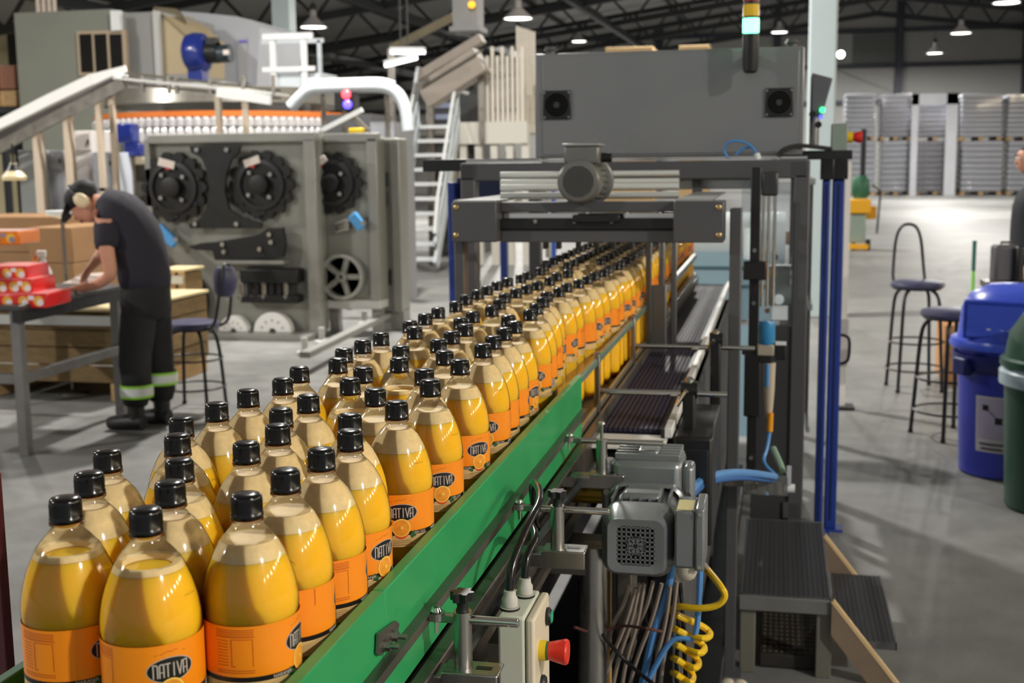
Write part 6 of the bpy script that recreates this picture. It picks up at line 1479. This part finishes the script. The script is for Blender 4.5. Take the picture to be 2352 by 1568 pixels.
# blue bin with dome lid
bb_ = mat('bin_blue_plastic', (52, 62, 176), .35, 0, .05, 6); bl_ = mat('bin_lid_blue', (64, 88, 206), .3, 0, .04, 6)
p = atz(2306, 1082, 0)
t = thing('blue_bin', 'big round blue bin with a domed lid and a white poster on its side', 'bin', (p.x, p.y, 0))
Rb = .275
MB().lathe([(.22, 0), (.235, .01), (.262, .62), (.27, .70), (.01, .70)], p, 40).build('barrel', bb_, t)
MB().lathe([(.262, .56), (.29, .60), (.292, .66), (.268, .665)], p, 40, close=False).build('skirt', mat('bin_dark_blue', (26, 32, 104), .4), t)
hd_ = MB()
for a in (-2.6, .5): hd_.box(p+Vector((.30*math.cos(a), .30*math.sin(a), .60)), (.06, .10, .09), RZ(a))
hd_.build('grips', MATS['bin_dark_blue'], t, bevel=.01)
dome = MB().lathe([(.305, .69), (.31, .705), (.30, .735), (.27, .74), (.262, .80), (.25, .90), (.21, .975), (.12, 1.02), (.01, 1.03)], p, 40).build('dome_lid', bl_, t)
fd = Vector((-.42, -.9, 0)).normalized(); sd = Vector((-fd.y, fd.x, 0))
ang = math.atan2(fd.y, fd.x)
MB().box(p+fd*.235+Vector((0, 0, .85)), (.03, .36, .21), RZ(ang)).build('flap_frame', mat('bin_flap_blue', (40, 66, 178), .3), dome, bevel=.012)
MB().box(p+fd*.253+Vector((0, 0, .845)), (.008, .31, .17), RZ(ang) @ RY(-.08)).build('flap', bl_, dome, bevel=.006)
wm = MB()
for k in range(7): wm.box(p+fd*.259+sd*(-.11+k*.034)+Vector((0, 0, .79-.004*(k % 2))), (.003, .02, .02+.008*(k % 3)), RZ(ang))
wm.build('white_marking', white, dome, smooth=0, kind='stuff')
# poster wraps the barrel
def wrap(mb, a0, a1, z0, z1, r0, dr=0):
    n = 12; vs = []
    for i in range(n+1):
        a = a0+(a1-a0)*i/n
        for z in (z0, z1): rr = .235+(z-.01)*(.027/.61)+r0; vs.append((p.x+rr*math.cos(a), p.y+rr*math.sin(a), z))
    return mb.add(vs, [(2*i, 2*i+2, 2*i+3, 2*i+1) for i in range(n)])
ac_ = math.atan2(-p.y, -p.x)-.28
po = wrap(MB(), ac_-.36, ac_+.36, .15, .45, .003).build('poster', mat('poster_paper', (196, 192, 200), .5), t)
wrap(MB(), ac_-.31, ac_+.31, .22, .44, .0045).build('poster_picture', mat('poster_lilac', (176, 168, 196), .5), po)
tx = MB()
for z, w_ in ((.195, .28), (.188, .25), (.17, .22), (.163, .26)): wrap(tx, ac_-w_, ac_+w_, z, z+.005, .006)
tx.build('poster_text', mat('poster_ink', (72, 70, 76), .5), po, smooth=0, kind='stuff')
wrap(MB(), ac_-.2, ac_-.08, .375, .405, .0065).build('pictogram_head', black, po); wrap(MB(), ac_+.06, ac_+.2, .305, .34, .0065).build('pictogram_hand', black, po)
for k in range(4): wrap(MB(), ac_-.1+k*.05, ac_-.04+k*.05, .372-k*.012, .378-k*.012, .006).build('pictogram_arm', MATS['poster_ink'], po)
# green bin at the edge
gcol = mat('bin_green_plastic', (44, 84, 66), .4, 0, .05, 6)
p2 = atz(2432, 1165, 0); p2.z = 0
t = thing('green_bin', 'dark green bin with a pale bag under its rim at the photo edge', 'bin', (p2.x, p2.y, 0))
MB().lathe([(.24, 0), (.25, .01), (.275, .60)], p2, 36).build('barrel', gcol, t)
MB().lathe([(.275, .60), (.30, .61), (.302, .67), (.285, .69)], p2, 36, close=False).build('bag_fold', mat('pale_bag', (176, 196, 206), .3), t)
MB().lathe([(.285, .69), (.30, .70), (.30, .73), (.28, .74), (.26, .86), (.18, .98), (.01, 1.02)], p2, 36).build('lid', gcol, t)
# carton behind the bin
t = thing('cardboard_carton', 'brown cardboard carton on the floor behind the stool and blue bin', 'carton', tuple(atz(2190, 884, 0)))
q = atz(2165, 886, 0); MB().bb(q.x, q.x+.55, q.y, q.y+.5, .03, .46).build('box', mat('tan_carton', (192, 140, 92), .8, 0, .06, 5), t, bevel=.006)
MB().bb(q.x+.03, q.x+.52, q.y+.02, q.y+.48, 0, .03).build('pallet_foot', wood, t); MB().bb(q.x-.001, q.x+.551, q.y-.002, q.y, .22, .25).build('tape', mat('tape_tan', (170, 120, 76), .5), t)
# grey case, green pole
q = at(2310, 640, 8.2)
t = thing('grey_case', 'dark grey case with black side standing upright behind the blue bin', 'case', (q.x, 8.2, 0))
MB().box((q.x, 8.3, q.z+.09), (.15, .10, .24), RZ(.25)).build('shell', mat('case_grey', (84, 82, 86), .5), t, bevel=.02)
MB().box((q.x+.075, 8.27, q.z+.09), (.05, .12, .23), RZ(.25)).build('side', black, t, bevel=.015); MB().tube([(q.x-.02, 8.3, q.z+.205), (q.x-.02, 8.3, q.z+.225), (q.x+.04, 8.3, q.z+.225), (q.x+.04, 8.3, q.z+.205)], .008, 8).build('handle', black, t)
MB().bb(q.x-.12, q.x+.16, 8.18, 8.42, q.z-.06, q.z-.02).build('shelf', frame_steel, t); MB().cyl((q.x, 8.3, .02), (q.x, 8.3, q.z-.05), .025, 12).build('pedestal', frame_steel, t)
MB().lathe([(.16, 0), (.16, .015), (.03, .03)], (q.x, 8.3, 0), 20).build('foot', frame_steel, t)
q = atz(2228, 800, 0); qt = at(2228, 552, q.y)
t = thing('green_pole', 'thin bright green broom pole with dark tip standing on the open floor', 'broom', (q.x, q.y, 0))
MB().cyl((q.x, q.y, .1), (q.x, q.y, qt.z*.72), .017, 10).build('handle', mat('lime_handle', (134, 206, 96), .4), t); MB().cyl((q.x, q.y, qt.z*.72), (q.x, q.y, qt.z), .018, 10).build('grip', mat('teal_grip', (40, 100, 88), .4), t)
MB().bb(q.x-.15, q.x+.15, q.y-.04, q.y+.04, .0, .1).build('brush', mat('brush_green', (60, 110, 70), .8), t, bevel=.01)
# person at the photo edge
q = at(2372, 600, 9.3); fx, fy = q.x, 9.3
t = thing('person', 'dark clothed person standing in profile at the photo edge beyond the bins', 'person', (fx, fy, 0))
v = [Vector((fx, fy, .96))]; e = []; r = [(.15, .13)]
for s in (-.1, .1):
    i = chain(v, e, r, 0, [(Vector((fx, fy+s, .88)), .1), (Vector((fx-.01, fy+s, .5)), .066), (Vector((fx+.01, fy+s, .1)), .045)])
    chain(v, e, r, i, [(Vector((fx-.03, fy+s, .05)), (.042, .04)), (Vector((fx-.17, fy+s, .04)), (.042, .03))])
i = chain(v, e, r, 0, [(Vector((fx, fy, 1.18)), (.15, .12)), (Vector((fx, fy, 1.38)), (.17, .12)), (Vector((fx-.01, fy, 1.47)), (.1, .08))])
hc2 = Vector((fx-.05, fy, 1.68)); ni = chain(v, e, r, i, [(Vector((fx-.02, fy, 1.53)), .06)])
body_head(v, e, r, ni, hc2, (-1, -.1, -.1), (0, 0, 1), 1.0)
for s in (-.2, .2):
    wi = chain(v, e, r, i-1, [(Vector((fx, fy+s, 1.42)), .06), (Vector((fx+.03, fy+s*1.25, 1.14)), .048), (Vector((fx-.06, fy+s*1.2, .94)), .036), (Vector((fx-.10, fy+s*1.2, .88)), (.03, .024))])
    hand(v, e, r, wi, (-.35, 0, -.9), (1, 0, -.3), (0, -s, 0), 1.0)
skin_mesh('body', skin_m, t, v, e, r)
dk = mat('dark_jacket', (30, 32, 38), .8, 0, .15, 30)
C = lambda x, z: Vector((fx+x, fy, z))
mb = MB(); oval_loft(mb, spine([(C(0, .86), .16, .19), (C(0, 1.0), .165, .19), (C(0, 1.2), .16, .19), (C(0, 1.36), .16, .21), (C(0, 1.45), .12, .18), (C(-.01, 1.5), .07, .085)]))
for s in (-.2, .2): oval_loft(mb, spine([(Vector((fx, fy+s*.85, 1.45)), .06, .06), (Vector((fx, fy+s, 1.41)), .08, .08), (Vector((fx+.03, fy+s*1.25, 1.14)), .068, .068), (Vector((fx-.05, fy+s*1.2, .95)), .056, .056)]), 16)
o = mb.build('jacket', dk, t, smooth=80); cloth_wrinkle(o)
mb = MB(); oval_loft(mb, spine([(C(0, 1.0), .15, .165), (C(0, .86), .15, .17), (C(0, .8), .12, .16)]))
for s in (-.095, .095): oval_loft(mb, spine([(Vector((fx, fy+s, .88)), .12, .10), (Vector((fx-.01, fy+s, .5)), .095, .09), (Vector((fx+.01, fy+s, .12)), .085, .085)]), 16)
o = mb.build('trousers', trouser, t, smooth=80); cloth_wrinkle(o)
for s in (-.095, .095): MB().tube([(fx+.06, fy+s, .05), (fx-.05, fy+s, .055), (fx-.19, fy+s, .038)], [.048, .054, .034], 12, 1).build('boot', boot, t)
PP, MM = head(t, hc2, (-1, -.1, -.1), (0, 0, 1))
MB().sphere(PP(0, -.02, .03), .098, 18, (.84, 1., .9), MM).build('hair', mat('dark_hair', (34, 26, 22), .7), t)
# yellow stacker with green bucket, white post
q = atz(1975, 575, 0); sy_ = q.y
t = thing('yellow_stacker', 'yellow pallet stacker parked beyond the blue guard posts', 'pallet truck', (q.x, sy_, 0))
yl = mat('truck_yellow', (240, 176, 30), .4)
X_ = lambda px: at(px, 500, sy_).x
Zs = lambda py: at(1975, py, sy_).z
MB().bb(X_(1950), X_(2000), sy_, sy_+.6, Zs(490), Zs(458)).build('body', yl, t, bevel=.02)
MB().bb(X_(1955), X_(2016), sy_+.3, sy_+.5, Zs(505), Zs(475)).build('chassis', yl, t, bevel=.02)
MB().bb(X_(1953), X_(1990), sy_+.1, sy_+.5, .14, Zs(492)).build('drive_unit', mat('stacker_grey', (150, 168, 160), .4, .3), t, bevel=.02)
for px in (1958, 1992): MB().cyl((X_(px), sy_+.2, .1), (X_(px)+.08, sy_+.2, .1), .1, 16).build('wheel', rubber, t)
MB().bb(X_(1952), X_(1996), sy_-.1, sy_+.1, .03, .12).build('fork', yl, t)
MB().lathe([(.13, Zs(456)), (.17, Zs(440)), (.16, Zs(415)), (.1, Zs(404))], (X_(1977), sy_+.3, 0), 20).build('green_cover', mat('cover_green', (46, 104, 76), .5), t)
MB().bb(X_(1976), X_(1988), sy_+.4, sy_+.46, Zs(430), Zs(295)).build('mast', mat('mast_black', (40, 40, 42), .5), t)
MB().tube([(X_(2018), sy_+.3, .3), (X_(2024), sy_+.3, Zs(440)), (X_(2004), sy_+.3, Zs(425))], .02, 8).build('tiller', mat('mast_black', (40, 40, 42), .5), t)
q = at(1941, 650, 8.5)
t = thing('white_guard_post', 'thin white post with grey foot right behind the blue guard posts', 'post', (q.x, 8.5, 0))
MB().bb(q.x-.02, q.x+.02, 8.5, 8.54, .02, at(1941, 372, 8.5).z).build('tube', mat('warm_white', (232, 226, 216), .4), t)
MB().bb(q.x-.03, q.x+.03, 8.48, 8.56, .3, .62).build('lower_sleeve', mat('grey_sleeve', (190, 184, 180), .4), t); MB().bb(q.x-.08, q.x+.08, 8.43, 8.6, 0, .02).build('foot', black, t)
# ------------------------------------------------------------------ wrapped pallet stacks by the far wall
wrapm = mat('stretch_wrap', (176, 178, 186), .22, .1, .15, .9, coat=.5); wrapd = mat('wrapped_bottles', (140, 140, 146), .3, .2, .2, .9, coat=.5); wrapw = mat('white_wrap', (222, 224, 232), .25, 0, .06, .9, coat=.4)
def pallet_stack(px0, px1, py0, py1, y, m_, label, layers=9, d=2.4):
    x0, x1 = at(px0, py1, y).x, at(px1, py1, y).x; xm = (x0+x1)/2
    zt, zb = at((px0+px1)/2, py0, y).z, (0 if py1 > 400 else at((px0+px1)/2, py1, y).z)
    t = thing('wrapped_pallet', label, 'pallet', (xm, y, zb), 'wrapped pallets by the far wall')
    h = (zt-zb-.15)/layers; l0 = None
    for k in range(layers):
        z = zb+.15+h*k
        if l0 is None: l0 = MB().bb(x0, x1, y, y+d, z+.03, z+h-.02).build('layer', m_, t, bevel=.05)
        else: c = l0.copy(); COL.objects.link(c); c.location.z += h*k
    MB().bb(x0+.05, x1-.05, y+.05, y+d-.05, zb+.15, zt-.02).build('core', wrapd, t)
    n = 3
    for k in range(n): xk = x0+(x1-x0-.2)*k/(n-1); MB().bb(xk, xk+.2, y, y+d, zb, zb+.15).build('skid', wood, t)
PYY = 62.
mid = 322
for k, (a, b_, m_, m2, l1, l2) in enumerate(((1938, 2009, wrapm, wrapm, 'next to the pale pillar', 'next to the pale pillar'), (2022, 2092, wrapd, wrapm, 'second from the pale pillar', 'second from the pale pillar'), (2100, 2196, wrapd, wrapd, 'in the white framed bay', 'in the dark bay below the white frame'), (2206, 2300, wrapm, wrapm, 'with a bright glinting edge', 'under the glinting one'), (2312, 2400, wrapm, wrapm, 'at the photo edge', 'at the photo edge'))):
    y_ = PYY+(.8 if k in (1, 2) else 0)
    pallet_stack(a, b_, mid, 438, y_, m2, 'lower wrapped pallet by the far wall, '+l2)
    x0, x1 = at(a, mid, y_).x, at(b_, mid, y_).x
    zb = at((a+b_)/2, mid, y_).z
    pallet_stack(a, b_, 214, mid, y_, m_, 'upper wrapped pallet by the far wall, '+l1)
t = thing('white_portal', 'white portal frame in front of the middle wrapped pallet', 'frame', (at(2145, 300, 61.8).x, 61.6, 0))
xx = lambda px: at(px, 300, 61.6).x
zz = lambda py: at(2145, py, 61.6).z
for a, b_ in ((2094, 2108), (2172, 2198)): MB().bb(xx(a), xx(b_), 61.5, 61.9, 0, zz(215)).build('upright', wrapw, t)
MB().bb(xx(2094), xx(2198), 61.5, 61.9, zz(240), zz(215)).build('header', wrapw, t)
t = thing('wall_spotlight', 'bright round spotlight beside the pale pillar on the far wall', 'lamp', tuple(at(1931, 125, 60.)))
p = at(1931, 125, 60.); MB().lathe([(.2, 0), (.2, .1), (.1, .25)], p, 16, (0, 1, 0)).build('housing', lamp_body, t); MB().cyl(p+Vector((0, -.02, 0)), p, .17, 16).build('lens', mat('spot_glow', (255, 255, 255), .3, emit=14.), t)
MB().cyl(p+Vector((0, .2, 0)), (p.x, HY1, p.z+.3), .04, 8).build('bracket', lamp_body, t)
for px0, px1, py, lab in ((1390, 1500, 108, 'wide tan carton stack seen over the top of the dark cabinet'), (1560, 1630, 104, 'small tan carton seen over the cabinet beside the signal tower')):
    t = thing('far_carton_stack', lab, 'carton', (at((px0+px1)/2, 110, 26).x, 26, 0))
    zt = at((px0+px1)/2, py, 26).z; a, b_ = at(px0, py, 26).x, at(px1, py, 26).x
    for k in range(6): MB().bb(a, b_, 26, 26.9, .12+(zt-.12)*k/6+.005, .12+(zt-.12)*(k+1)/6).build('carton', mat('pale_tan_carton', (206, 176, 132), .8, 0, .06, 3), t, bevel=.01)
    for q_ in (.1, .5, .9): MB().bb(a+(b_-a)*q_-.06, a+(b_-a)*q_+.06, 26, 26.9, 0, .12).build('skid', wood, t)
